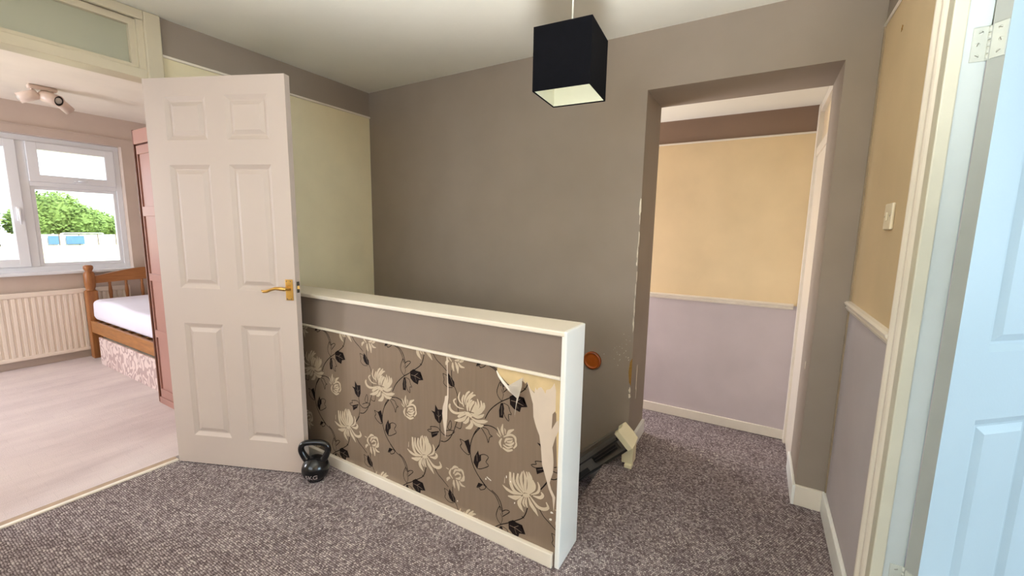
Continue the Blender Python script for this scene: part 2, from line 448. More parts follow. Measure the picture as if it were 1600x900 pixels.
# worn arris of the opening: white chips where the paint has come off
b = MB(); rnd = random.Random(5)
def chip(b, cx, cy, cz, rx, ry, axis, n=9, t=0.0018, rag=0.45):
    pts = []
    for k in range(n):
        a = 2 * math.pi * k / n; q = 1 + rnd.uniform(-rag, rag)
        pts.append((cx + rx * q * math.cos(a), cy + ry * q * math.sin(a)))
    if axis == 'x': b.prism(pts, 'x', cz - t, cz + 0.0005)
    else: b.prism(pts, 'y', cz - t, cz + 0.0005)
z = 0.78
while z < 1.50:
    h_ = rnd.uniform(.012, .05)
    chip(b, DL + rnd.uniform(.001, .006), z, XG, rnd.uniform(.0012, .0035) * (1.6 if z > 1.38 else 1), h_, 'x')
    z += h_ * rnd.uniform(1.1, 2.6)
for k in range(26):
    chip(b, DL + .015 + abs(rnd.gauss(0, .06)), 0.60 + rnd.gauss(0, .05), XG, rnd.uniform(.0006, .0025), rnd.uniform(.0008, .003), 'x', 6, .0008)
for zz, h_ in ((0.395, .018), (0.36, .012)):
    chip(b, DL + .004, zz, XG, .006, h_, 'x')
b.build('paint_chip', M_chip, wg, label='white chipped plaster along the corner of the opening', kind='stuff')
b = MB()
b.prism([(2.42, 0.36), (2.424, 0.50), (2.432, 0.51), (2.43, 0.37)], 'y', DL - .0015, DL + .001)
b.prism([(2.43, 0.30), (2.433, 0.37), (2.437, 0.36)], 'y', DL - .0015, DL + .001)
b.build('scratch', M_chip, wg, label='pale vertical scratch in the reveal')
b = MB(); b.prism([(DL - .001, .42), (DL + .010, .44), (DL + .016, .50), (DL + .011, .56), (DL - .001, .585)], 'x', XG - .0025, XG + .001)
b.build('gouge', M_hole, wg, label='brown gouge in the wall corner')
# skirting stubs
b = MB(); b.box(2.62, DL - .016, 0, XG2 - .002, DL, .085); b.box(2.40, DL - .016, 0, 2.62, DL, .085); b.build('skirting_left', M_glossw, wg)
b = MB(); b.box(XG - .016, DR, 0, XG2, DR + .014, .10, bev=.003); b.build('skirting_reveal', M_glossw, wg)
b = MB(); b.box(XG - .016, YR + .012, 0, XG, DR + .002, .10, bev=.003); b.build('skirting_pier', M_gloss, wg)
b = MB(); chip(b, 2.44, .66, DR, .006, .02, 'y', 8, -.0022); b.build('wall_scar', M_chip, wg)

# trim along the stairs on the grey wall
t1 = struct('trim_1', 'sloping grey string board along the stairs')
sl = math.tan(math.radians(45.0))
def zs(y): return 0.149 - 0.945 * (y - 0.618)
b = MB()
b.prism([(0.60, zs(.60)), (2.60, zs(2.60)), (2.60, zs(2.60) - .34), (0.60, zs(.60) - .34)], 'x', XG - .022, XG)
b.build('string_board', paint('grey_string_board', srgb(120, 108, 98), .5, .04, 8, .1), t1)
b = MB()
b.prism([(0.60, zs(.60) + .008), (2.60, zs(2.60) + .008), (2.60, zs(2.60) - .008), (0.60, zs(.60) - .008)], 'x', XG - .034, XG)
b.build('string_bead', paint('worn_grey_bead', srgb(150, 140, 128), .45, .04, 8, .1), t1)

# ---- partition to the bedroom
wl = struct('wall_left', 'cream wall with a taupe band above the picture rail')
b = MB()
b.box(.985, YP, -2.6, XG, YP2, CZ + .05)
b.box(-1.9, YP, -.1, 0.10, YP2, CZ + .05)
b.build('plaster', M_part, wl)
b = MB(); b.box(1.004, YP - .012, 2.117, XG, YP, 2.130, bev=.003); b.build('picture_rail', M_gloss, wl)

# ---- right-hand wall
wr = struct('wall_right', 'cream and lavender wall with a dado rail')
b = MB()
b.box(1.50, YR2, 0, XG, YR, CZ + .02)
b.box(0.66, YR2, 2.06, 1.50, YR, CZ + .02)
b.box(-1.9, YR2, 0, 0.66, YR, CZ + .02)
b.build('plaster', M_right, wr)
b = MB(); b.box(1.60, YR, 2.121, XG, YR + .008, 2.129, bev=.002); b.build('picture_rail', M_gloss, wr)
def dado_prof(z): return [(0, z - .022), (.010, z - .020), (.016, z - .008), (.012, z - .004), (.020, z + .004), (.022, z + .012), (.014, z + .018), (0, z + .020)]
b = MB(); b.prism([(YR + p[0], p[1]) for p in dado_prof(.985)], 'x', 1.60, XG - .001); b.build('dado_rail', M_gloss, wr)
b = MB(); b.box(1.60, YR, 0, XG, YR + .015, .10, bev=.004); b.build('skirting', M_glossw, wr)
b = MB()
b.box(XG - .012, YR, .1, XG - .001, YR + .006, 2.118); b.build('corner_bead', paint('rough_corner_filler', srgb(152, 134, 110), .8, .1, 20, .6, 60), wr)
b = MB()
for a in (0.3, 1.4, 2.6, 3.9, 5.2):
    L_ = .012
    cx, cz = 2.02, 2.005
    b.tube([(cx, YR + .0005, cz), (cx + L_ * math.cos(a), YR + .001, cz + L_ * math.sin(a))], [.0022, .0006], 5)
b.build('plug_scar', M_hole, wr, label='small star shaped crack high on the cream wall')

# ---- frame of the right-hand doorway
XJ = 1.456
d2 = struct('door_2', 'bright white six panel door standing open at the right')
b = MB()    # architrave with two rounded beads
def bead_prof(c, w_, h_): return [(c - w_ / 2 + w_ * k / 8, h_ * math.sin(math.pi * k / 8)) for k in range(9)]
AX0, AX1 = XJ + .028, 1.612
prof = [(AX1, YR + .0), (AX1, YR + .006)] 
prof += [(AX1 - .012 - .040 * k / 8, YR + .006 + .013 * math.sin(math.pi * k / 8)) for k in range(9)]
prof += [(AX1 - .058, YR + .005)]
prof += [(AX1 - .062 - .052 * k / 8, YR + .006 + .013 * math.sin(math.pi * k / 8)) for k in range(9)]
prof += [(AX0, YR + .004), (AX0, YR)]
b.prism(prof, 'z', 0, 2.09)
b.build('architrave', M_gloss, d2)
b = MB(); b.prism([(p[0] - AX1 + .74, p[1]) for p in prof][::1], 'z', 0, 2.09); b.build('architrave', M_gloss, d2)
b = MB(); b.box(.62, YR, 2.0, AX1, YR + .016, 2.09, bev=.004); b.build('head_architrave', M_gloss, d2)
b = MB(); b.box(XJ, -.381, 0, 1.50, YR + .012, 2.0, bev=.003); b.build('door_stop', M_stop, d2)
b = MB(); b.box(XJ + .006, -.424, 0, 1.50, -.379, 2.0, bev=.002); b.build('jamb', M_jamb, d2)
b = MB(); b.box(.66, -.424, 0, .704, YR + .012, 2.0, bev=.003); b.build('jamb', M_jamb, d2)
b = MB(); b.box(.66, -.424, 1.985, 1.50, YR + .012, 2.06); b.build('head', M_glossw, d2)

# ---- six panel door builder: hinge edge at x=0, face A on y=0 side (towards -y), thickness towards +y
def door_leaf(W_, H_, T_, mat, parent, name='leaf', two=True):
    cols = [(0.11 * W_ / .75, 0.333 * W_ / .75), (0.435 * W_ / .75, 0.657 * W_ / .75)]
    rows = [(0.160, 0.777), (0.960, 1.571), (1.687, 1.890)]
    xs = [0, cols[0][0], cols[0][1], cols[1][0], cols[1][1], W_]
    zs_ = [0, rows[0][0], rows[0][1], rows[1][0], rows[1][1], rows[2][0], rows[2][1], H_]
    b = MB(); bm = b.bm
    def face(side):
        y0 = 0 if side < 0 else T_
        V = {}
        for i, x in enumerate(xs):
            for j, z in enumerate(zs_): V[i, j] = bm.verts.new((x, y0, z))
        for i in range(5):
            for j in range(7):
                q = [V[i, j], V[i + 1, j], V[i + 1, j + 1], V[i, j + 1]]
                if i in (1, 3) and j in (1, 3, 5): continue
                bm.faces.new(q if side < 0 else q[::-1])
        for i in (1, 3):
            for j in (1, 3, 5):
                x0, x1, z0, z1 = xs[i], xs[i + 1], zs_[j], zs_[j + 1]
                ring = [V[i, j], V[i + 1, j], V[i + 1, j + 1], V[i, j + 1]]
                for ins, dep in ((.019, .010), (.025, .0105), (.045, .0015)):
                    d = dep if side < 0 else -dep
                    nr = [bm.verts.new((x, y0 + d, z)) for x, z in ((x0 + ins, z0 + ins), (x1 - ins, z0 + ins), (x1 - ins, z1 - ins), (x0 + ins, z1 - ins))]
                    for k in range(4):
                        q = [ring[k], ring[(k + 1) % 4], nr[(k + 1) % 4], nr[k]]
                        bm.faces.new(q if side < 0 else q[::-1])
                    ring = nr
                bm.faces.new(ring if side < 0 else ring[::-1])
        return V
    A = face(-1); B = face(1)
    def edge(seqA, seqB):
        for k in range(len(seqA) - 1): bm.faces.new((seqA[k], seqB[k], seqB[k + 1], seqA[k + 1]))
    edge([A[i, 0] for i in range(6)], [B[i, 0] for i in range(6)]); edge([A[i, 7] for i in range(6)], [B[i, 7] for i in range(6)])
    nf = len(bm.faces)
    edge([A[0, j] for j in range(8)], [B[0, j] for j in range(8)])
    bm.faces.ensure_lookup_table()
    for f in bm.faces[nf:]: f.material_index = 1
    edge([A[5, j] for j in range(8)], [B[5, j] for j in range(8)])
    return b.build(name, [mat, M_edge_shade], parent)

def hinge_parts(parent, z0, jamb_M, leaf_M):
    """painted butt hinge: each leaf 76 x 26 mm with three screws, five knuckles"""
    for nm, Mx in (('hinge_leaf', jamb_M), ('hinge_leaf', leaf_M)):
        b = MB(); b.box(.004, -.0026, z0, .030, .0015, z0 + .076, M=Mx)
        h = b.build(nm, M_hinge, parent)
        for k, (u, v) in enumerate(((.019, .012), (.020, .038), (.017, .064))):
            b = MB(); b.lathe([(0, .0012), (.0042, .001), (.0046, 0)], Mx @ Matrix.Translation((u, -.0018, z0 + v)) @ Matrix.Rotation(math.pi / 2, 4, 'X'), 10)
            a = (.6, 1.9, -.5)[k]
            b.box(-.0042, -.0006, .001, .0042, .0006, .0016, 1, M=Mx @ Matrix.Translation((u, -.0018, z0 + v)) @ Matrix.Rotation(math.pi / 2, 4, 'X') @ Matrix.Rotation(a, 4, 'Z'))
            b.build('screw', [M_hinge, M_steel], h)
    for k in range(5):
        b = MB(); b.lathe([(0, z0 + .0155 * k), (.0052, z0 + .0155 * k), (.0052, z0 + .0155 * k + .0142), (0, z0 + .0155 * k + .0142)], jamb_M @ Matrix.Translation((0, -.003, 0)), 14)
        b.build('hinge_knuckle', M_hinge, parent)

# right door: hinge pin at the room side of the jamb, opened about 137 degrees
PX, PY = XJ + .004, -.430
dv = Vector((.679, -.734, 0)).normalized(); nv = Vector((-.734, -.679, 0)).normalized()
# door local: x along dv, -y = nv  (face A towards nv)
R2 = Matrix((dv, -nv, Vector((0, 0, 1)))).transposed().to_4x4()
T2 = .031
org = Vector((PX, PY, 0)) + nv * T2 - dv * .010
dl = empty('leaf_hinged', kind=None, matrix=Matrix.Translation((org.x, org.y, .037)) @ R2); dl.parent = d2
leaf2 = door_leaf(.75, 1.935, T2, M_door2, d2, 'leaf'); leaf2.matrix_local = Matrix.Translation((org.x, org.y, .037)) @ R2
bpy.data.objects.remove(dl)
jM = Matrix.Translation((XJ + .0055, -.424, 0)) @ Matrix(((0, 1, 0, 0), (1, 0, 0, 0), (0, 0, 1, 0), (0, 0, 0, 1)))
# leaf on the door edge: local x runs across the door thickness (nv), outward normal = -dv
lM = Matrix((nv, dv, Vector((0, 0, 1)))).transposed().to_4x4(); lM.translation = Vector((PX, PY, 0)) - dv * .0105
hinge_parts(d2, 1.700, jM, lM); hinge_parts(d2, .297, jM, lM)

# ---- half wall guarding the stairs
hw = struct('wall_half', 'half wall with torn floral wallpaper guarding the stairs')
HX, HX2, HY = 1.338, 1.494, 0.575
b = MB(); b.box(HX, HY, -2.6, HX2, YP, .915); b.build('core', M_half, hw)
b = MB(); b.box(1.324, HY - .012, .915, 1.512, YP, .935, bev=.005); b.build('capping', M_gloss, hw, label='cream capping board')
b = MB(); b.box(1.326, HY - .020, 0.002, 1.508, HY, .9345, bev=.004); b.build('end_board', M_glossw, hw, label='white end board')
b = MB(); b.box(HX - .012, HY, .752, HX, YP, .764, bev=.003); b.build('dado_bead', M_gloss, hw)
b = MB(); b.box(1.318, HY + .008, 0, HX, YP, .058, bev=.003); b.build('skirting', M_gloss, hw)
wp = MB(); wp.box(HX - .0012, HY, .055, HX, YP, .753)
wp = wp.build('wallpaper', M_paper, hw, label='bronze wallpaper with cream chrysanthemums and dark leaves')
# ---- printed pattern of the wallpaper, one repeat drawn as outlines (y, z pairs in half millimetres)
LIGHT=[[2011,1054,2045,1043,2079,1032,2107,1026,2128,1025,2143,1028,2155,1033,2164,1039,2171,1049,2175,1057,2176,1062,2175,1070,2173,1080,2185,1085,2191,1076,2197,1066,2199,1051,2193,1036,2182,1021,2167,1010,2149,1004,2128,1002,2103,1005,2073,1017,2041,1033,2009,1048],[2032,1074,2051,1074,2070,1074,2085,1076,2098,1082,2109,1089,2118,1098,2126,1106,2131,1113,2132,1117,2130,1123,2121,1131,2113,1140,2119,1147,2129,1140,2140,1132,2148,1120,2145,1107,2138,1096,2129,1086,2118,1078,2104,1070,2088,1064,2070,1064,2051,1067,2032,1069],[2040,1110,2050,1117,2060,1124,2068,1132,2074,1141,2078,1150,2079,1161,2078,1176,2074,1194,2070,1213,2075,1215,2084,1197,2092,1179,2098,1161,2094,1145,2087,1132,2078,1122,2067,1114,2054,1110,2042,1106],[2029,1092,2033,1112,2038,1131,2038,1148,2037,1162,2032,1178,2027,1194,2037,1199,2045,1183,2054,1167,2059,1148,2053,1127,2044,1108,2036,1090],[2011,1111,2014,1128,2016,1145,2014,1159,2008,1176,1998,1195,1989,1210,1982,1220,1974,1227,1967,1235,1974,1245,1984,1239,1994,1232,2005,1221,2015,1204,2026,1184,2032,1162,2030,1143,2023,1126,2017,1110],[1998,1106,1997,1124,1997,1141,1993,1156,1986,1169,1974,1183,1962,1196,1952,1210,1942,1223,1932,1237,1939,1244,1952,1233,1965,1222,1978,1210,1989,1195,2001,1179,2009,1161,2010,1142,2007,1123,2004,1106],[1985,1123,1979,1138,1974,1152,1967,1164,1957,1178,1944,1192,1933,1201,1926,1208,1918,1212,1908,1216,1910,1224,1921,1224,1932,1223,1946,1218,1959,1205,1972,1189,1982,1172,1987,1156,1989,1140,1991,1125],[1987,1064,1986,1076,1986,1088,1983,1097,1978,1109,1971,1123,1964,1134,1958,1146,1950,1157,1941,1169,1946,1175,1959,1168,1972,1160,1985,1150,1994,1135,2002,1119,2007,1102,2005,1087,2001,1074,1997,1062],[1965,1068,1961,1080,1957,1092,1951,1102,1944,1116,1934,1132,1925,1144,1922,1152,1921,1157,1919,1163,1925,1169,1930,1167,1937,1165,1945,1159,1955,1146,1966,1130,1976,1113,1978,1096,1976,1082,1975,1069],[1946,1063,1936,1073,1925,1084,1915,1094,1907,1106,1899,1119,1893,1132,1895,1146,1899,1157,1904,1166,1914,1164,1916,1154,1917,1146,1921,1139,1924,1131,1930,1120,1937,1109,1942,1096,1948,1082,1954,1069],[1933,1062,1917,1075,1901,1089,1887,1102,1878,1114,1870,1126,1867,1142,1872,1160,1880,1176,1888,1192,1896,1190,1893,1172,1890,1155,1891,1143,1892,1135,1896,1127,1904,1116,1914,1101,1927,1085,1940,1069],[1923,1061,1901,1074,1879,1088,1860,1101,1848,1114,1841,1127,1837,1141,1840,1157,1846,1172,1853,1186,1862,1183,1861,1168,1859,1154,1861,1143,1862,1135,1866,1126,1874,1116,1889,1101,1908,1084,1928,1068],[1921,1055,1897,1064,1872,1073,1850,1083,1834,1099,1822,1116,1814,1133,1813,1149,1817,1162,1821,1174,1835,1172,1836,1160,1836,1149,1840,1141,1844,1128,1852,1114,1864,1101,1880,1088,1902,1076,1925,1063],[1961,1044,1943,1042,1925,1040,1905,1042,1885,1052,1866,1065,1851,1077,1841,1090,1834,1101,1827,1112,1832,1116,1842,1108,1851,1100,1863,1093,1878,1082,1895,1070,1912,1062,1927,1057,1943,1055,1961,1052],[1952,1031,1931,1027,1910,1022,1888,1020,1869,1027,1854,1035,1841,1043,1832,1053,1827,1063,1821,1072,1827,1078,1837,1073,1845,1068,1855,1065,1867,1058,1880,1052,1893,1048,1910,1044,1930,1042,1952,1039],[1953,1007,1933,998,1913,989,1891,984,1866,986,1842,991,1822,996,1808,1004,1797,1013,1786,1021,1788,1027,1801,1027,1815,1027,1831,1027,1850,1020,1871,1014,1891,1010,1909,1009,1930,1012,1951,1015],[1950,994,1941,982,1931,969,1917,958,1898,952,1877,950,1858,950,1844,958,1835,967,1827,975,1830,982,1842,980,1852,979,1862,981,1876,980,1893,980,1907,983,1919,986,1932,993,1945,1000],[1965,989,1963,977,1961,967,1964,963,1967,956,1974,947,1981,939,1989,929,2001,919,2014,909,2010,899,1993,901,1975,904,1957,910,1945,925,1936,941,1931,959,1937,976,1947,986,1956,994],[1983,1015,1990,1004,1997,994,2004,987,2009,979,2016,971,2021,966,2025,961,2032,957,2040,953,2039,944,2030,943,2019,941,2007,944,1997,952,1987,961,1979,972,1976,986,1975,999,1974,1012],[2002,1026,2015,1014,2029,1003,2042,995,2054,987,2068,980,2084,974,2099,964,2115,955,2132,945,2130,939,2111,940,2091,941,2072,944,2055,951,2038,960,2022,971,2011,988,2002,1004,1994,1021],[2007,1040,2023,1037,2039,1034,2055,1029,2069,1020,2081,1011,2090,1004,2094,998,2097,993,2099,988,2093,979,2087,979,2082,980,2074,983,2065,990,2053,998,2042,1005,2030,1013,2017,1022,2003,1031],[1452,503,1476,504,1498,506,1515,512,1526,521,1535,536,1542,555,1549,582,1554,617,1558,652,1576,651,1576,615,1577,579,1573,547,1561,521,1545,502,1524,489,1500,486,1475,490,1451,494],[1442,509,1458,520,1473,531,1487,543,1500,556,1511,569,1518,584,1524,603,1526,629,1528,655,1539,656,1542,629,1546,602,1545,575,1533,554,1518,538,1501,524,1483,515,1465,508,1447,501],[1433,519,1446,535,1459,551,1469,567,1478,579,1484,590,1486,602,1489,618,1488,640,1487,662,1500,664,1506,643,1512,621,1515,598,1509,580,1499,565,1488,551,1473,538,1456,525,1440,512],[1427,524,1434,543,1440,562,1445,581,1449,598,1452,614,1452,631,1454,649,1453,669,1451,690,1460,692,1468,672,1476,653,1482,631,1479,611,1475,591,1468,572,1458,554,1447,537,1436,520],[1417,521,1416,540,1416,558,1415,577,1414,599,1413,622,1414,646,1422,668,1432,686,1442,704,1450,701,1446,681,1442,662,1441,643,1439,622,1440,599,1440,576,1436,556,1431,538,1426,520],[1410,522,1400,543,1391,564,1384,587,1383,611,1386,635,1389,656,1397,674,1406,690,1414,705,1423,702,1420,685,1416,668,1415,650,1410,631,1407,610,1407,589,1409,569,1414,547,1419,525],[1402,519,1387,539,1372,560,1361,584,1359,612,1361,640,1365,665,1374,683,1385,696,1395,709,1405,704,1400,688,1395,674,1393,657,1388,636,1384,611,1385,589,1390,568,1400,547,1410,524],[1392,517,1374,534,1356,552,1342,569,1335,586,1333,602,1334,617,1341,631,1350,643,1358,654,1367,650,1364,636,1361,624,1361,612,1360,602,1360,592,1364,580,1372,564,1386,544,1399,524],[1374,520,1351,531,1328,543,1309,557,1298,575,1294,594,1293,612,1299,627,1307,640,1316,652,1322,648,1318,635,1314,622,1313,610,1314,597,1317,583,1324,570,1337,556,1357,541,1377,526],[1355,516,1334,514,1312,512,1291,514,1275,525,1264,539,1259,555,1266,569,1276,575,1284,580,1291,574,1286,565,1283,558,1285,557,1287,552,1293,544,1301,538,1314,533,1334,529,1355,525],[1457,499,1485,496,1512,493,1535,494,1555,495,1573,500,1590,505,1605,508,1620,513,1635,518,1637,514,1626,503,1614,492,1599,481,1580,476,1559,471,1535,470,1509,476,1482,484,1456,492],[1464,484,1486,476,1506,469,1525,465,1542,456,1562,450,1583,443,1582,432,1560,429,1537,426,1512,427,1491,442,1475,459,1459,475],[1450,485,1466,466,1483,446,1495,426,1495,405,1489,389,1480,377,1467,366,1451,357,1436,348,1433,351,1441,366,1448,382,1453,396,1459,405,1461,411,1461,417,1458,434,1450,457,1442,480],[1434,481,1441,462,1449,443,1453,424,1445,410,1435,403,1426,398,1421,403,1427,412,1432,419,1432,426,1433,440,1430,459,1427,480],[1420,485,1423,468,1427,450,1428,433,1421,419,1412,409,1404,400,1398,403,1402,415,1405,426,1406,437,1409,450,1410,467,1411,484],[1404,498,1398,476,1392,454,1385,433,1372,418,1359,407,1349,396,1335,387,1322,376,1309,366,1305,368,1312,384,1318,400,1326,417,1338,429,1349,440,1358,451,1371,465,1383,483,1397,501],[1388,507,1368,482,1346,457,1325,436,1301,428,1280,426,1260,429,1241,437,1224,449,1212,466,1217,485,1228,498,1238,511,1245,506,1239,491,1234,478,1235,473,1241,468,1253,461,1268,456,1281,454,1296,454,1312,459,1333,472,1357,492,1382,513],[1617,591,1620,564,1622,538,1616,537,1615,564,1613,590],[2692,946,2695,961,2697,975,2697,987,2700,1002,2701,1020,2701,1039,2707,1040,2714,1022,2721,1004,2725,985,2718,968,2708,955,2699,942],[2675,961,2675,973,2675,984,2675,995,2679,1001,2683,1005,2687,1009,2690,1007,2689,1002,2688,997,2688,992,2686,983,2683,972,2681,960],[2715,934,2720,946,2724,957,2728,968,2737,979,2745,990,2754,1000,2759,998,2754,985,2750,971,2745,959,2737,949,2728,940,2720,931],[2661,951,2651,963,2641,974,2631,983,2622,994,2610,1005,2598,1017,2602,1024,2618,1018,2635,1011,2651,1003,2660,987,2665,971,2670,956],[2724,927,2732,931,2739,936,2745,940,2750,943,2755,947,2760,951,2763,948,2760,943,2757,937,2752,931,2745,926,2737,922,2729,918],[2694,927,2670,940,2647,952,2628,959,2615,959,2604,955,2597,949,2593,942,2590,928,2588,913,2576,914,2575,929,2575,946,2580,962,2594,973,2612,978,2633,977,2654,966,2677,951,2699,935],[2718,917,2726,904,2735,890,2741,873,2735,856,2725,843,2716,831,2709,836,2714,850,2719,863,2720,873,2719,884,2714,898,2708,912],[2705,832,2689,825,2673,818,2654,815,2637,822,2621,831,2607,841,2613,852,2629,845,2644,840,2656,838,2669,837,2685,840,2701,844],[2597,858,2587,870,2576,882,2569,896,2571,912,2576,926,2582,938,2588,937,2586,923,2584,910,2586,900,2589,890,2597,878,2606,865],[2679,886,2673,897,2668,906,2660,912,2647,920,2628,928,2609,936,2611,943,2632,940,2653,936,2672,929,2682,915,2686,902,2689,890],[2678,872,2662,870,2646,868,2628,870,2614,882,2604,895,2594,909,2602,916,2614,906,2627,896,2637,891,2648,887,2662,885,2678,883],[2663,894,2652,895,2640,896,2628,899,2619,906,2613,915,2608,923,2613,929,2621,923,2629,918,2636,916,2644,911,2655,908,2666,904],[2700,860,2686,852,2671,845,2654,841,2637,849,2622,860,2607,871,2611,877,2627,869,2643,861,2656,858,2667,859,2681,864,2696,869],[2149,397,2161,412,2173,426,2177,437,2177,448,2172,464,2167,481,2176,485,2185,469,2195,453,2198,432,2186,415,2170,403,2154,391],[2161,476,2148,487,2135,498,2124,503,2116,508,2105,510,2092,512,2092,524,2105,526,2119,528,2135,525,2149,513,2159,498,2170,485],[2095,502,2078,499,2063,496,2056,491,2049,484,2042,470,2034,454,2025,457,2028,474,2031,493,2040,511,2059,517,2078,515,2094,514],[2037,464,2042,451,2047,440,2052,433,2055,426,2063,417,2072,407,2066,397,2053,401,2039,406,2025,416,2022,433,2022,448,2022,461],[2139,442,2131,457,2123,471,2115,479,2104,484,2087,486,2069,488,2069,500,2087,500,2107,501,2126,496,2138,480,2144,463,2150,446],[2126,430,2113,441,2100,451,2091,455,2086,456,2076,453,2064,450,2059,460,2069,467,2081,474,2098,476,2112,465,2123,451,2134,438],[2120,404,2106,404,2092,404,2076,407,2067,420,2062,432,2057,443,2067,450,2075,440,2083,432,2089,427,2097,422,2109,418,2121,413],[2148,387,2150,374,2152,361,2153,347,2146,334,2139,322,2131,310,2125,312,2126,326,2127,339,2127,352,2131,363,2133,375,2136,387],[2119,394,2114,379,2110,365,2108,351,2101,337,2095,320,2089,301,2082,302,2080,321,2077,340,2077,360,2087,376,2098,388,2109,400],[2088,394,2081,382,2074,369,2062,358,2046,356,2030,359,2016,361,2016,368,2030,371,2044,374,2052,379,2060,383,2069,391,2078,401],[2188,403,2198,398,2209,392,2219,384,2223,372,2222,361,2221,352,2212,350,2208,358,2204,365,2200,369,2195,374,2187,381,2178,388],[2198,475,2213,476,2228,477,2229,472,2214,468,2200,464],[2014,1023,2004,1022,1996,1021,1991,1018,1981,1017,1967,1014,1953,1010,1942,1033,1955,1041,1969,1050,1984,1057,1999,1055,2010,1050,2018,1046],[1444,484,1436,483,1427,483,1415,484,1404,490,1392,498,1381,505,1390,524,1402,521,1415,518,1426,516,1433,512,1440,508,1448,505]]
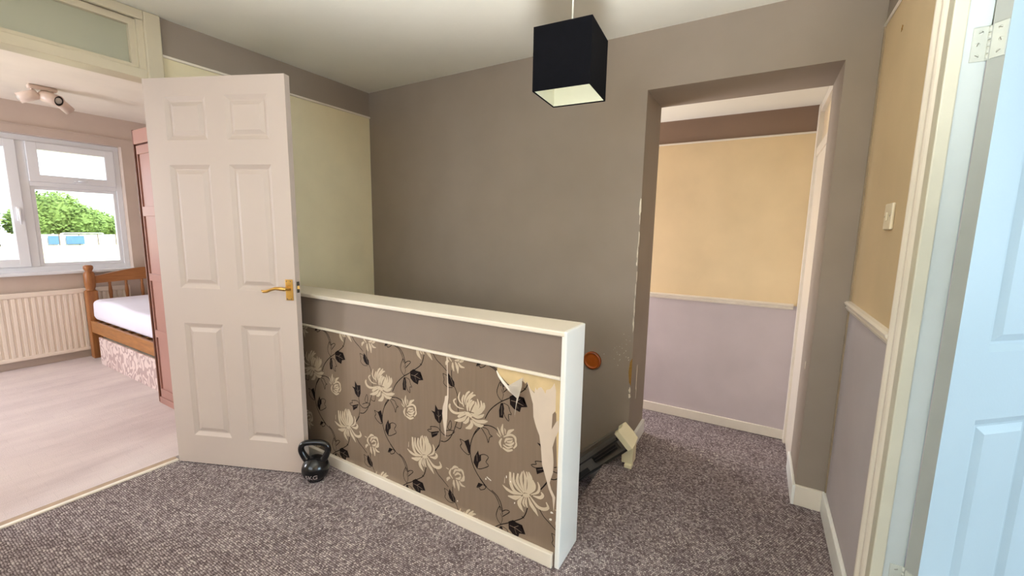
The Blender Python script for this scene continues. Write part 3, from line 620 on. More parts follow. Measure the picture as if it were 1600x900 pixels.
DARK=[[2872,1039,2859,1066,2846,1091,2831,1115,2813,1137,2794,1158,2774,1176,2756,1192,2739,1206,2719,1220,2695,1236,2668,1252,2643,1268,2620,1283,2600,1297,2579,1312,2556,1328,2534,1344,2515,1360,2502,1376,2493,1392,2485,1410,2478,1432,2472,1457,2467,1480,2475,1482,2480,1458,2486,1435,2493,1413,2500,1396,2509,1381,2521,1366,2539,1350,2561,1334,2583,1319,2604,1304,2625,1289,2647,1274,2672,1259,2699,1243,2723,1227,2744,1212,2761,1198,2780,1182,2799,1163,2819,1143,2837,1120,2853,1095,2866,1069,2879,1043],[2524,1375,2513,1371,2501,1366,2499,1372,2510,1376,2522,1381],[2717,1228,2730,1241,2744,1254,2753,1267,2759,1281,2761,1296,2759,1313,2751,1341,2739,1371,2729,1386,2724,1381,2716,1361,2710,1344,2707,1333,2706,1325,2705,1317,2700,1317,2701,1326,2701,1335,2704,1345,2711,1363,2719,1384,2732,1391,2744,1373,2757,1342,2765,1315,2767,1296,2764,1280,2758,1265,2748,1250,2734,1237,2721,1224],[2717,1225,2711,1245,2704,1266,2701,1284,2705,1300,2713,1313,2720,1326,2723,1325,2716,1311,2709,1299,2705,1284,2708,1266,2714,1246,2721,1226],[2705,1346,2693,1356,2682,1365,2671,1372,2657,1375,2643,1375,2639,1374,2646,1364,2662,1347,2678,1333,2688,1323,2696,1315,2705,1307,2700,1302,2692,1310,2683,1318,2673,1328,2658,1342,2641,1359,2632,1373,2641,1382,2657,1382,2673,1378,2686,1371,2698,1361,2709,1351],[2813,1498,2794,1488,2776,1478,2760,1467,2746,1452,2735,1435,2725,1417,2718,1398,2712,1377,2707,1356,2700,1358,2705,1379,2711,1400,2718,1420,2728,1439,2741,1457,2755,1472,2772,1484,2791,1494,2810,1504],[2702,1212,2686,1210,2671,1207,2659,1202,2653,1192,2649,1178,2645,1165,2638,1153,2631,1143,2629,1138,2634,1138,2646,1138,2656,1132,2656,1113,2652,1090,2652,1078,2658,1082,2672,1094,2684,1109,2691,1125,2696,1143,2701,1162,2706,1161,2701,1142,2696,1123,2689,1106,2676,1090,2661,1077,2648,1074,2646,1090,2650,1114,2651,1130,2645,1133,2634,1132,2624,1135,2626,1146,2633,1156,2640,1167,2643,1180,2647,1194,2655,1206,2669,1212,2685,1215,2701,1218],[2381,1515,2366,1493,2351,1472,2335,1453,2319,1439,2302,1428,2283,1416,2260,1400,2236,1382,2212,1365,2209,1369,2233,1387,2257,1405,2279,1421,2298,1433,2315,1444,2331,1457,2346,1475,2361,1497,2376,1518],[2260,1339,2255,1321,2250,1303,2247,1288,2249,1276,2254,1266,2253,1254,2242,1242,2225,1231,2207,1224,2188,1224,2169,1228,2150,1232,2151,1237,2170,1233,2189,1229,2206,1229,2223,1236,2239,1246,2248,1257,2249,1265,2244,1275,2241,1288,2244,1304,2250,1323,2255,1341],[2258,1338,2245,1335,2231,1333,2221,1330,2214,1327,2210,1324,2205,1321,2203,1324,2207,1328,2212,1331,2219,1335,2230,1337,2244,1340,2257,1343],[2136,1248,2129,1237,2123,1227,2116,1215,2111,1203,2107,1190,2103,1173,2100,1148,2098,1119,2097,1091,2095,1067,2094,1045,2093,1023,2087,1023,2089,1046,2090,1068,2091,1092,2093,1119,2095,1149,2097,1174,2101,1192,2106,1205,2111,1217,2117,1229,2124,1240,2131,1251],[2107,944,2113,927,2119,910,2126,893,2131,878,2136,863,2144,845,2155,822,2169,795,2184,772,2200,752,2218,736,2236,723,2252,717,2269,716,2286,714,2285,706,2268,708,2250,710,2232,717,2213,730,2195,747,2178,767,2163,792,2149,818,2138,842,2130,860,2124,875,2119,890,2112,907,2106,925,2100,942],[2167,1387,2166,1369,2165,1351,2164,1335,2162,1322,2160,1312,2158,1302,2152,1303,2154,1313,2157,1323,2158,1335,2159,1351,2160,1369,2161,1387],[2304,879,2300,855,2297,831,2295,806,2293,780,2293,752,2295,726,2301,701,2308,676,2316,657,2322,645,2328,638,2335,631,2330,627,2324,634,2317,641,2310,654,2302,674,2294,699,2289,725,2287,752,2287,780,2288,807,2290,832,2294,856,2297,880],[2308,675,2314,665,2320,655,2327,644,2336,630,2347,615,2358,599,2350,593,2339,609,2328,624,2318,638,2311,650,2305,660,2299,670],[2323,652,2316,650,2308,648,2307,654,2314,655,2322,657],[2289,805,2299,815,2309,826,2325,832,2352,831,2384,824,2407,817,2410,806,2401,799,2398,796,2411,790,2432,783,2445,774,2436,764,2419,758,2396,757,2368,764,2336,777,2305,790,2307,796,2339,783,2370,771,2397,763,2417,764,2433,770,2438,773,2430,777,2409,784,2393,792,2396,803,2404,809,2404,811,2383,818,2351,824,2326,826,2313,821,2303,811,2294,800],[2286,798,2275,789,2262,781,2249,775,2233,774,2216,775,2199,779,2181,789,2164,802,2150,815,2138,825,2129,836,2130,847,2145,848,2168,846,2191,841,2210,834,2230,824,2249,815,2246,809,2227,819,2208,828,2189,835,2167,840,2145,842,2133,841,2134,839,2143,830,2154,819,2168,807,2185,795,2201,785,2217,781,2233,780,2247,782,2259,787,2271,795,2283,803],[2208,859,2197,887,2185,915,2177,929,2173,924,2169,906,2167,888,2170,872,2175,855,2182,845,2188,846,2199,853,2209,861,2212,856,2202,849,2191,841,2179,841,2170,852,2164,870,2161,888,2163,907,2168,927,2179,934,2190,917,2202,889,2213,861],[2117,886,2099,883,2081,879,2065,883,2056,901,2051,925,2046,949,2051,950,2056,926,2061,903,2069,888,2081,885,2098,888,2116,892],[1849,964,1860,959,1871,954,1884,943,1898,926,1914,903,1928,878,1940,848,1952,816,1963,783,1957,781,1945,814,1934,846,1922,875,1908,900,1893,922,1879,938,1868,948,1857,953,1846,958],[1841,979,1845,969,1849,958,1845,957,1841,967,1837,978],[1863,955,1886,927,1909,899,1928,870,1943,842,1954,813,1961,784,1967,754,1969,725,1967,694,1960,661,1950,626,1938,595,1925,569,1909,547,1893,526,1875,507,1855,488,1837,472,1822,459,1808,448,1794,437,1789,443,1803,454,1817,465,1832,478,1850,494,1869,512,1887,531,1903,552,1918,573,1931,598,1943,629,1953,662,1959,695,1961,725,1959,753,1954,782,1946,811,1936,839,1922,867,1903,894,1880,922,1857,950],[1866,494,1843,473,1820,453,1796,435,1768,423,1740,414,1716,402,1698,383,1683,361,1671,339,1665,319,1662,300,1660,281,1654,282,1656,301,1659,321,1666,341,1677,364,1693,387,1712,407,1737,420,1766,429,1793,440,1816,458,1839,478,1862,498],[2905,970,2882,976,2860,983,2838,987,2815,986,2792,983,2773,977,2758,968,2746,956,2733,944,2728,949,2741,962,2754,974,2770,984,2791,991,2814,994,2838,994,2862,991,2885,984,2908,977],[2916,960,2893,958,2869,956,2852,951,2843,941,2838,927,2831,914,2820,908,2808,906,2805,906,2809,905,2821,901,2832,892,2838,873,2842,851,2844,841,2844,847,2849,867,2856,885,2864,898,2873,910,2883,922,2893,934,2904,946,2914,958,2919,954,2908,942,2898,930,2888,918,2878,907,2869,895,2861,883,2855,865,2850,846,2842,835,2836,849,2832,872,2827,889,2818,896,2807,900,2799,906,2807,912,2818,914,2827,919,2832,929,2838,944,2849,956,2868,962,2892,964,2916,966],[2076,788,2068,776,2061,765,2057,755,2061,747,2069,738,2072,726,2065,712,2053,700,2038,689,2021,680,2002,672,1985,669,1974,673,1966,682,1959,691,1964,695,1971,687,1978,679,1986,675,2000,678,2018,686,2035,694,2048,705,2060,717,2065,727,2063,734,2055,743,2050,755,2055,768,2063,780,2070,792],[2074,787,2048,783,2023,778,2022,784,2047,789,2073,793],[1870,698,1852,707,1835,717,1819,722,1803,722,1788,718,1781,712,1785,700,1798,682,1805,664,1795,652,1781,644,1778,637,1797,622,1828,602,1854,588,1869,583,1880,582,1891,581,1890,575,1879,576,1868,576,1852,582,1825,597,1793,616,1773,634,1776,648,1791,657,1799,665,1792,679,1780,697,1774,713,1785,724,1802,728,1820,728,1837,723,1855,713,1873,704],[1896,400,1884,403,1872,405,1865,405,1864,403,1864,396,1857,391,1844,395,1826,403,1813,411,1805,421,1800,431,1800,441,1807,447,1816,451,1825,455,1828,449,1819,445,1810,442,1806,438,1806,432,1810,424,1817,416,1829,409,1846,401,1858,398,1858,398,1858,404,1862,411,1873,411,1885,409,1897,407]]
LEAVES=[[2645,1283,2602,1313,2573,1305,2517,1302,2535,1276,2515,1257,2485,1233,2542,1218,2551,1177,2605,1190,2641,1219],[2727,1208,2705,1217,2694,1172,2702,1090,2738,1087,2742,1145],[2198,1354,2159,1314,2134,1289,2130,1262,2137,1242,2169,1242,2199,1266,2214,1302],[2348,1037,2316,997,2267,1007,2268,924,2288,878,2315,874,2351,903,2366,947,2396,970,2352,966],[2401,764,2306,798,2331,751,2389,712,2391,743],[2027,782,1980,813,1962,753,1960,694,1980,687,2000,732],[1882,741,1869,695,1852,713,1851,662,1874,635,1888,573,1902,585,1928,619,1919,674],[1897,407,1876,453,1827,452,1861,416]]
VEINS=[[2633,1251,2608,1251,2583,1249,2553,1242,2521,1234,2520,1237,2552,1246,2582,1253,2608,1255,2633,1255],[2592,1250,2571,1265,2550,1280,2552,1283,2573,1268,2594,1253],[2589,1250,2579,1226,2569,1201,2567,1202,2577,1226,2587,1251],[2718,1192,2718,1151,2718,1109,2715,1109,2715,1151,2715,1192],[2316,984,2313,956,2311,929,2309,907,2307,886,2304,887,2306,907,2308,929,2310,956,2313,984],[2309,930,2319,938,2328,945,2330,943,2320,936,2310,928],[2308,925,2296,939,2284,954,2286,956,2298,941,2310,926],[2179,1323,2170,1307,2161,1289,2154,1270,2147,1251,2144,1251,2151,1271,2158,1290,2167,1308,2177,1325],[2386,747,2353,762,2320,777,2322,780,2354,765,2387,749],[1896,702,1894,672,1892,642,1889,642,1891,672,1893,702]]
def clip(poly, y0, y1, z0, z1):
    def cut(P, ax, lim, keep_less):
        o = []
        for i in range(len(P)):
            a, c = P[i - 1], P[i]
            ia = (a[ax] <= lim) if keep_less else (a[ax] >= lim); ic = (c[ax] <= lim) if keep_less else (c[ax] >= lim)
            if ia != ic:
                t = (lim - a[ax]) / (c[ax] - a[ax]); o.append((a[0] + (c[0] - a[0]) * t, a[1] + (c[1] - a[1]) * t))
            if ic: o.append(c)
        return o
    for ax, lim, kl in ((0, y0, False), (0, y1, True), (1, z0, False), (1, z1, True)):
        if not poly: return poly
        poly = cut(poly, ax, lim, kl)
    return poly
PY_, PZ_ = .531, .535
def print_layer(name, polys, mat, x0, dx, strip=True):
    b = MB(); n = 0
    for iy in range(-3, 5):
        for iz in (-1, 0, 1):
            for k, fl_ in enumerate(polys):
                P = [(fl_[i] / 2000 + iy * PY_ + iz * .004, fl_[i + 1] / 2000 + iz * PZ_) for i in range(0, len(fl_), 2)]
                m = len(P) // 2
                for Q in ([[P[i], P[i + 1], P[-2 - i], P[-1 - i]] for i in range(m - 1)] if strip else [P]):
                    Q = clip(Q, HY + .002, YP - .002, .056, .752)
                    if len(Q) < 3: continue
                    b.poly([(x0 - dx * k, p[0], p[1]) for p in Q])
    bmesh.ops.triangulate(b.bm, faces=b.bm.faces)
    o = b.build(name, mat, wp, kind='stuff', normals=False)
    return o
print_layer('stem_print', DARK, M_print_d, HX - .00135, .000002)
print_layer('leaf_print', LEAVES, M_print_d, HX - .00135, .000002, False)
print_layer('leaf_vein_print', VEINS, M_paper, HX - .00142, .000001)
print_layer('flower_print', LIGHT, M_print_l, HX - .00148, .000003)

def sheet(name, pts, x0, x1, mat, label):
    b = MB(); b.prism(pts, 'x', x0, x1); b.build(name, mat, hw, label=label)
XW = HX - .0017
sheet('bare_plaster', [(0.8495, 0.7525), (0.5782, 0.7525), (0.5767, 0.5), (0.5768, 0.43), (0.5805, 0.40), (0.588, 0.55), (0.5903, 0.6203), (0.6154, 0.6489), (0.6489, 0.6683), (0.6828, 0.6822), (0.7, 0.6922), (0.7157, 0.7165), (0.7241, 0.7068), (0.7312, 0.733), (0.7924, 0.6864), (0.8248, 0.7102), (0.8529, 0.7251)], XW, HX - .0005, M_plaster, 'bare yellow plaster where wallpaper has torn away')
sheet('backing_paper', [(0.7157, 0.7184), (0.7, 0.6922), (0.6827, 0.6783), (0.6799, 0.7024), (0.6720, 0.693), (0.6665, 0.7033), (0.655, 0.7089), (0.6435, 0.6967), (0.637, 0.6857), (0.6334, 0.7027), (0.6174, 0.7093), (0.6097, 0.7201), (0.6014, 0.7356), (0.5944, 0.7074), (0.5938, 0.631), (0.6054, 0.6146), (0.6075, 0.5536), (0.5892, 0.5896), (0.5807, 0.5965), (0.5792, 0.5554), (0.5911, 0.5267), (0.6019, 0.4841), (0.5988, 0.4623), (0.5953, 0.4269), (0.5963, 0.3853), (0.609, 0.3393), (0.6011, 0.3141), (0.5836, 0.2877), (0.5887, 0.2285), (0.5953, 0.2834), (0.6105, 0.3107), (0.6263, 0.3567), (0.6422, 0.4027), (0.6493, 0.4701), (0.657, 0.5161), (0.6705, 0.5444), (0.6774, 0.5626), (0.6844, 0.5848), (0.6879, 0.6357), (0.7041, 0.6834)], XW - .0004, HX - .0005, M_backing, 'pale strip of backing paper left by the tear')
sheet('seam_tear', [(1.1094, 0.752), (1.1012, 0.752), (1.1028, 0.6934), (1.0986, 0.6105), (1.0989, 0.5681), (1.1038, 0.5322), (1.1066, 0.469), (1.1131, 0.416), (1.1168, 0.3785), (1.126, 0.4324), (1.1338, 0.4857), (1.1301, 0.5181), (1.1203, 0.5477), (1.1168, 0.5699), (1.1059, 0.5743), (1.1042, 0.6091), (1.1064, 0.69)], XW - .0002, HX - .0005, M_backing, 'narrow vertical tear along the wallpaper seam')
# peeled flap hanging away from the wall, with a rolled edge
b = MB()
fl_pts = [(HX - .006, .8483, .728), (HX - .010, .8223, .6985), (HX - .016, .7875, .672), (HX - .024, .7469, .654), (HX - .045, .7432, .5853), (HX - .040, .7377, .636), (HX - .026, .724, .7049), (HX - .012, .7312, .733), (HX - .014, .7924, .689)]
q = [b.bm.verts.new(p) for p in fl_pts]
for f in ((0, 1, 8), (1, 2, 8), (2, 3, 8), (3, 4, 5), (3, 5, 6), (3, 6, 8), (6, 7, 8)): b.bm.faces.new([q[i] for i in f])
r_ = bmesh.ops.solidify(b.bm, geom=list(b.bm.faces), thickness=.0008)
b.build('peeled_flap', M_flap, hw, label='white underside of a peeled wallpaper flap')
b = MB(); b.tube([(HX - .004, .852, .735), (HX - .007, .838, .7175), (HX - .009, .820, .7000), (HX - .011, .7875, .6740), (HX - .013, .748, .6500)], [.002, .0045, .0055, .0060, .004], 10)
b.build('rolled_paper', M_flap, hw, label='bright rolled edge of the peeled flap')
b = MB(); rnd = random.Random(11)
for cy, cz in ((.60, .19), (.597, .22), (.80, .30), (.78, .285), (.76, .2), (1.05, .1), (.90, .255)):
    chip(b, cy, cz, HX - .0012, .006 if cy < .61 else .002, .004, 'x', 6, .002)
b.build('paper_nick', M_flap, hw, kind='stuff')
b = MB(); b.box(-.001, -.012, -.0012, .001, .012, .0012, M=Matrix.Translation((HX - .0018, .885, .262)) @ Matrix.Rotation(.45, 4, 'X')); b.build('paper_scratch', M_flap, hw)

# ---- bedroom doorway: frame, transom and the open white door
d1 = struct('door_1', 'white six panel bedroom door standing open into the landing')
FX0, FX1 = .10, 1.004
HZ = 1.992
b = MB(); b.box(.950, YP - .003, 0, .985, YP2 + .003, HZ + .045); b.box(.912, YP - .003, HZ + .045, .985, YP2 + .003, CZ); b.build('jamb', M_frame, d1)
b = MB(); b.box(.10, YP - .004, 0, .14, YP2 + .004, CZ); b.build('jamb', M_frame, d1)
b = MB(); b.box(.956, YP - .018, 0, FX1, YP + .001, HZ, bev=.003); b.box(.938, YP - .020, HZ, FX1, YP + .001, CZ - .001, bev=.005); b.build('architrave', M_frame, d1)
b = MB(); b.box(.04, YP - .020, 0, .104, YP + .001, CZ - .001, bev=.005); b.build('architrave', M_frame, d1)
b = MB(); b.box(.14, YP - .004, HZ, .950, YP2 + .004, HZ + .045, bev=.003); b.build('transom_bar', M_frame, d1)
b = MB(); b.box(.104, YP - .018, CZ - .045, .938, YP + .004, CZ - .001, bev=.005); b.build('head_architrave', M_frame, d1)
b = MB()
for (x0, z0, x1, z1) in ((.14, HZ + .045, .912, HZ + .062), (.14, CZ - .075, .912, CZ - .045), (.14, HZ + .062, .157, CZ - .075), (.886, HZ + .062, .912, CZ - .075)):
    b.box(x0, YP + .010, z0, x1, YP + .034, z1)
b.build('glazing_bead', M_frame, d1)
bx('transom_glass', M_frost, .15, YP + .034, HZ + .05, .90, YP + .040, CZ - .05, parent=d1, label='frosted green grey glass above the door')
b = MB(); b.box(.14, YP + .040, CZ - .06, .912, YP2, CZ); b.build('head', M_frame, d1)
b = MB(); b.box(.14, YP - .002, -.01, .912, YP + .018, .008, bev=.003); b.build('threshold_strip', M_strip, d1, label='bright metal carpet strip across the doorway')
b = MB(); b.box(.14, YP + .018, -.01, .912, YP + .055, .0055); b.build('threshold_board', M_thr, d1)

dd = Vector((.38817835, -.92158427, 0)); dn = Vector((-.92158427, -.38817835, 0))
RD = Matrix((dd, -dn, Vector((0, 0, 1)))).transposed().to_4x4()
DM = Matrix.Translation((.906, 2.633, .008)) @ RD
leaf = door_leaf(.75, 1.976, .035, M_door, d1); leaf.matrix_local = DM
# lever handle: brass plate, lever, screws (door local, face A at y=0, outwards is -y)
h1 = MB(); h1.box(.697, -.0035, .918, .737, 0, 1.022, bev=.002, M=DM); h1.box(.702, -.006, .923, .732, -.002, 1.017, bev=.002, M=DM)
h1 = h1.build('handle_plate', M_brass, d1, label='brass lever handle plate')
def DP(x, y, z): return DM @ Vector((x, y, z))
b = MB(); b.lathe([(.0, .0), (.012, 0), (.011, .012), (.008, .020), (.008, .042), (0, .044)], DM @ Matrix.Translation((.717, -.004, .978)) @ Matrix.Rotation(math.pi / 2, 4, 'X'), 18)
b.tube([DP(.717, -.040, .978), DP(.70, -.042, .981), DP(.675, -.043, .982), DP(.65, -.044, .975), DP(.628, -.044, .966), DP(.610, -.043, .964), DP(.598, -.041, .969)], [.0085, .009, .008, .0065, .0075, .0075, .004], 12)
b.build('lever', M_brass, h1, label='curved brass lever')
for z_ in (.926, 1.013):
    for x_ in (.706, .728):
        b = MB(); b.lathe([(0, .0015), (.0025, .001), (.003, 0)], DM @ Matrix.Translation((x_, -.006, z_)) @ Matrix.Rotation(math.pi / 2, 4, 'X'), 10); b.build('screw', M_steel, h1)
# latch in the free edge
b = MB(); b.box(.7495, .008, .955, .7515, .028, 1.010, bev=.0008, M=DM); lt = b.build('latch_plate', M_steel, d1)
b = MB(); b.prism([(.010, 0), (.024, 0), (.024, .004), (.012, .011)], 'z', .974, .990)
bmesh.ops.transform(b.bm, matrix=DM @ Matrix.Translation((.7515, 0, 0)) @ Matrix(((0, 1, 0, 0), (1, 0, 0, 0), (0, 0, 1, 0), (0, 0, 0, 1))), verts=b.bm.verts)
b.build('latch_bolt', M_brass, lt)
for z_ in (.958, 1.007):
    b = MB(); b.lathe([(0, .001), (.0025, .0008), (.003, 0)], DM @ Matrix.Translation((.7515, .018, z_)) @ Matrix.Rotation(math.pi / 2, 4, 'Y'), 8); b.build('screw', M_dark, lt)

# ---- lobby beyond the opening
wb = struct('wall_lobby', 'cream and lavender lobby wall with dado rail')
bx('plaster', M_lobby, XL, -.35, LZ, XL + .1, 2.0, 2.2, parent=wb)
b = MB(); b.box(XL - .014, -.265, LZ, XL, 2.0, LZ + .075, bev=.004)
for v in b.bm.verts:
    if v.co.z < LZ + .01: v.co.z += 0.004 * math.sin(v.co.y * 40)
b.build('skirting', M_gloss, wb)
b = MB(); b.box(XL - .012, -.27, 1.950, XL, 2.0, 1.962, bev=.003); b.build('picture_rail', M_gloss, wb)
b = MB(); b.prism([(XL - p[0], p[1]) for p in dado_prof(.795)], 'y', -.240, 2.0); b.build('dado_rail', M_gloss, wb)
bx('end_wall', M_lobby, XG2, 2.0, LZ, XL + .1, 2.1, 2.2, parent=wb)
# lobby side door with a lit fanlight, seen edge on
d3 = struct('door_3', 'cream door frame with a fanlight at the right of the lobby')
YD = -.272
b = MB(); b.box(XL - .060, YD - .03, LZ, XL - .004, YD + .012, 2.12, bev=.004); b.build('architrave', M_gloss, d3)
b = MB(); b.box(XG2 + .001, YD - .03, LZ, XG2 + .06, YD + .008, 2.12); b.build('architrave', M_gloss, d3)
b = MB(); b.box(XG2 + .06, YD - .04, 1.79, XL - .06, YD + .004, 1.845); b.build('transom_bar', M_gloss, d3)
b = MB(); b.box(XG2 + .06, YD - .04, 2.07, XL - .06, YD + .004, 2.125); b.build('head', M_gloss, d3)
b = MB(); b.box(XG2 + .06, YD - .042, LZ + .005, XL - .06, YD - .004, 1.79); b.build('leaf', M_gloss, d3)
bx('fanlight_glass', M_frost2, XG2 + .06, YD - .022, 1.845, XL - .06, YD - .016, 2.07, parent=d3)
b = MB(); b.box(XG2, -1.3, LZ, XG2 + .02, YD - .04, 2.2); b.box(XL, -1.3, LZ, XL + .1, YD - .1, 2.2); b.box(XG2, -1.4, LZ, XL + .1, -1.3, 2.2); b.build('wall_lobby_room', M_bed, None, kind='structure')
lamp('lobby_room_bulb', 'POINT', (3.05, -.75, 1.9), 170, (1.0, .84, .62)).data.shadow_soft_size = .06

# ---- bedroom shell
YB, YB2 = 5.56, 5.74
wbk = struct('wall_bedroom', 'bedroom window wall')
WX0, WX1, WZ0, WZ1 = -.55, 1.692, .842, 2.05
b = MB()
b.box(-1.7, YB, -.1, WX0, YB2, CZ + .02); b.box(WX1, YB, -.1, 2.4, YB2, CZ + .02)
b.box(WX0, YB, -.1, WX1, YB2, WZ0); b.box(WX0, YB, WZ1, WX1, YB2, CZ + .02)
b.build('plaster', M_bed, wbk)
b = MB(); b.box(-1.6, YB - .010, 2.117, 2.28, YB, 2.128, bev=.002); b.build('picture_rail', M_bed, wbk)
b = MB(); b.box(-1.6, YB - .016, 0, 2.28, YB, .085, bev=.004); b.build('skirting', paint('pale_grey_skirting', srgb(196, 182, 174), .45, .02), wbk)
bx('wall_bedroom_right', M_bed, 2.28, YP2, -.1, 2.4, YB, CZ + .02).__setitem__('kind', 'structure')
bx('wall_bedroom_left', M_bed, -1.7, YP2, -.1, -1.6, YB, CZ + .02).__setitem__('kind', 'structure')

# window: three white lights, the right one a fixed pane under a top vent
w1 = struct('window_1', 'white plastic bedroom window looking over a field')
YF0, YF1 = 5.64, 5.70
def rect_frame(name, x0, z0, x1, z1, t, ya, yb, parent, tb=None):
    tb = tb or t
    b = MB()
    b.box(x0, ya, z0, x0 + t, yb, z1, bev=.004); b.box(x1 - t, ya, z0, x1, yb, z1, bev=.004)
    b.box(x0 + t * .9, ya + .001, z0, x1 - t * .9, yb - .001, z0 + tb, bev=.004); b.box(x0 + t * .9, ya + .001, z1 - tb, x1 - t * .9, yb - .001, z1, bev=.004)
    return b.build(name, M_upvc, parent)
rect_frame('frame', WX0, WZ0, WX1, WZ1, .045, YF0, YF1, w1, .05)
bx('mullion', M_upvc, 1.000, YF0, WZ0 + .05, 1.062, YF1, WZ1 - .05, parent=w1, bev=.004)
bx('mullion', M_upvc, .185, YF0, WZ0 + .05, .247, YF1, WZ1 - .05, parent=w1, bev=.004)
bx('transom', M_upvc, 1.062, YF0, 1.612, WX1 - .045, YF1, 1.655, parent=w1, bev=.004)
def glass(parent, x0, z0, x1, z1): bx('pane', M_glass, x0, 5.668, z0, x1, 5.674, z1, parent=parent)
s1 = rect_frame('top_vent', 1.062, 1.655, WX1 - .045, 2.0, .07, YF0 - .012, YF1 - .005, w1, .062); glass(s1, 1.125, 1.71, 1.585, 1.945)
s2 = rect_frame('casement', .247, WZ0 + .05, 1.005, 2.0, .07, YF0 - .012, YF1 - .005, w1); glass(s2, .31, .95, .94, 1.935)
s3 = rect_frame('casement', WX0 + .045, WZ0 + .05, .19, 2.0, .07, YF0 - .012, YF1 - .005, w1); glass(s3, -.44, .95, .125, 1.935)
s4 = rect_frame('fixed_bead', 1.062, WZ0 + .05, WX1 - .045, 1.612, .028, YF0 + .008, YF1 - .01, w1); glass(s4, 1.085, .915, 1.625, 1.59)
b = MB(); b.box(1.345, YF0 - .030, 1.672, 1.405, YF0 - .010, 1.684, bev=.004); b.tube([(1.375, YF0 - .02, 1.678), (1.375, YF0 - .04, 1.682), (1.40, YF0 - .045, 1.684), (1.43, YF0 - .045, 1.683)], [.008, .008, .007, .005], 10); b.build('vent_catch', M_upvc, s1)
b = MB(); b.box(.958, YF0 - .030, 1.30, .982, YF0 - .010, 1.42, bev=.004); b.tube([(.97, YF0 - .02, 1.40), (.97, YF0 - .048, 1.40), (.97, YF0 - .05, 1.36), (.972, YF0 - .048, 1.27)], [.010, .010, .009, .006], 10); b.build('casement_handle', M_upvc, s2)
b = MB(); b.box(WX0 - .02, YB - .045, WZ0 - .022, WX1 + .012, YF0 + .01, WZ0 + .002, bev=.005); b.build('window_board', M_upvc, w1)

# ---- right room (only its daylight is seen); wall behind camera, opening added for fill
b = MB()
b.box(-1.5, -5.6, 0, -.45, -5.48, CZ); b.box(1.95, -5.6, 0, 3.2, -5.48, CZ); b.box(-.45, -5.6, 0, 1.95, -5.48, .8); b.box(-.45, -5.6, 2.1, 1.95, -5.48, CZ)
b.box(3.1, -5.48, 0, 3.2, YR2 - .05, CZ); b.box(-1.6, -5.6, 0, -1.5, YR2 - .05, CZ)
b.box(-1.5, YR2 - .06, 0, .66, YR2, CZ); b.box(1.50, YR2 - .012, 0, 3.1, YR2, CZ)
b.build('wall_right_room', paint('pale_room_paint', srgb(220, 220, 222), .8, .02), None, kind='structure')
b = MB()
b.box(-2.0, YR2, -.1, -1.9, .15, CZ); b.box(-2.0, 2.25, -.1, -1.9, YP2, CZ); b.box(-2.0, .15, -.1, -1.9, 2.25, .85); b.box(-2.0, .15, 2.15, -1.9, 2.25, CZ)
b.build('wall_front', M_part, None, kind='structure')
# ================================================================== THINGS
def smooth(o, ang=40):
    for p in o.data.polygons: p.use_smooth = True
    return o

# ---- square black pendant shade
LX, LY, LZ0, LS, LH = 1.556, .674, 1.800, .220, .224
pl = empty('pendant_lamp', (LX, LY, LZ0), 'square black fabric pendant lamp with cream lining hanging from landing ceiling', 'lamp', rot=(0, 0, .075))
h = LS / 2; t_ = .003
b = MB()
for sx, sy, ex, ey in ((-h, -h, h, -h + t_), (-h, h - t_, h, h), (-h, -h + t_, -h + t_, h - t_), (h - t_, -h + t_, h, h - t_)): b.box(sx, sy, 0, ex, ey, LH)
b.build('shade', M_black, pl)
b = MB(); g = h - t_
for sx, sy, ex, ey in ((-g, -g, g, -g + .001), (-g, g - .001, g, g), (-g, -g + .001, -g + .001, g - .001), (g - .001, -g + .001, g, g - .001)): b.box(sx, sy, .004, ex, ey, LH - .002)
b.build('lining', M_lining, pl, label='cream lining of the black shade')
b = MB()
for a in range(4): b.tube([(.02 * math.cos(a * math.pi / 2), .02 * math.sin(a * math.pi / 2), LH - .02), (g * math.cos(a * math.pi / 2), g * math.sin(a * math.pi / 2), LH - .01)], .0016, 6)
b.tube([(.021 * math.cos(k * math.pi / 8), .021 * math.sin(k * math.pi / 8), LH - .02) for k in range(17)], .002, 6)
b.build('shade_ring', M_glossw, pl)
b = MB(); b.lathe([(0, LH + .03), (.012, LH + .03), (.018, LH + .01), (.018, LH - .03), (.014, LH - .045), (0, LH - .045)], None, 18); b.build('lamp_holder', M_switch, pl)
b = MB(); b.lathe([(.0, LH - .075), (.02, LH - .07), (.028, LH - .06), (.028, LH - .055), (.014, LH - .044), (0, LH - .044)], None, 18); b.build('bulb', M_bulb, pl)
b = MB(); b.tube([(0, 0, LH + .03), (0.002, 0.001, LH + .15), (0, 0, CZ - LZ0 - .02)], .003, 8); b.build('cord', M_glossw, pl)
b = MB(); b.lathe([(0, CZ - LZ0 - .03), (.02, CZ - LZ0 - .03), (.045, CZ - LZ0 - .008), (.046, CZ - LZ0), (0, CZ - LZ0)], None, 24); b.build('ceiling_rose', M_glossw, pl)

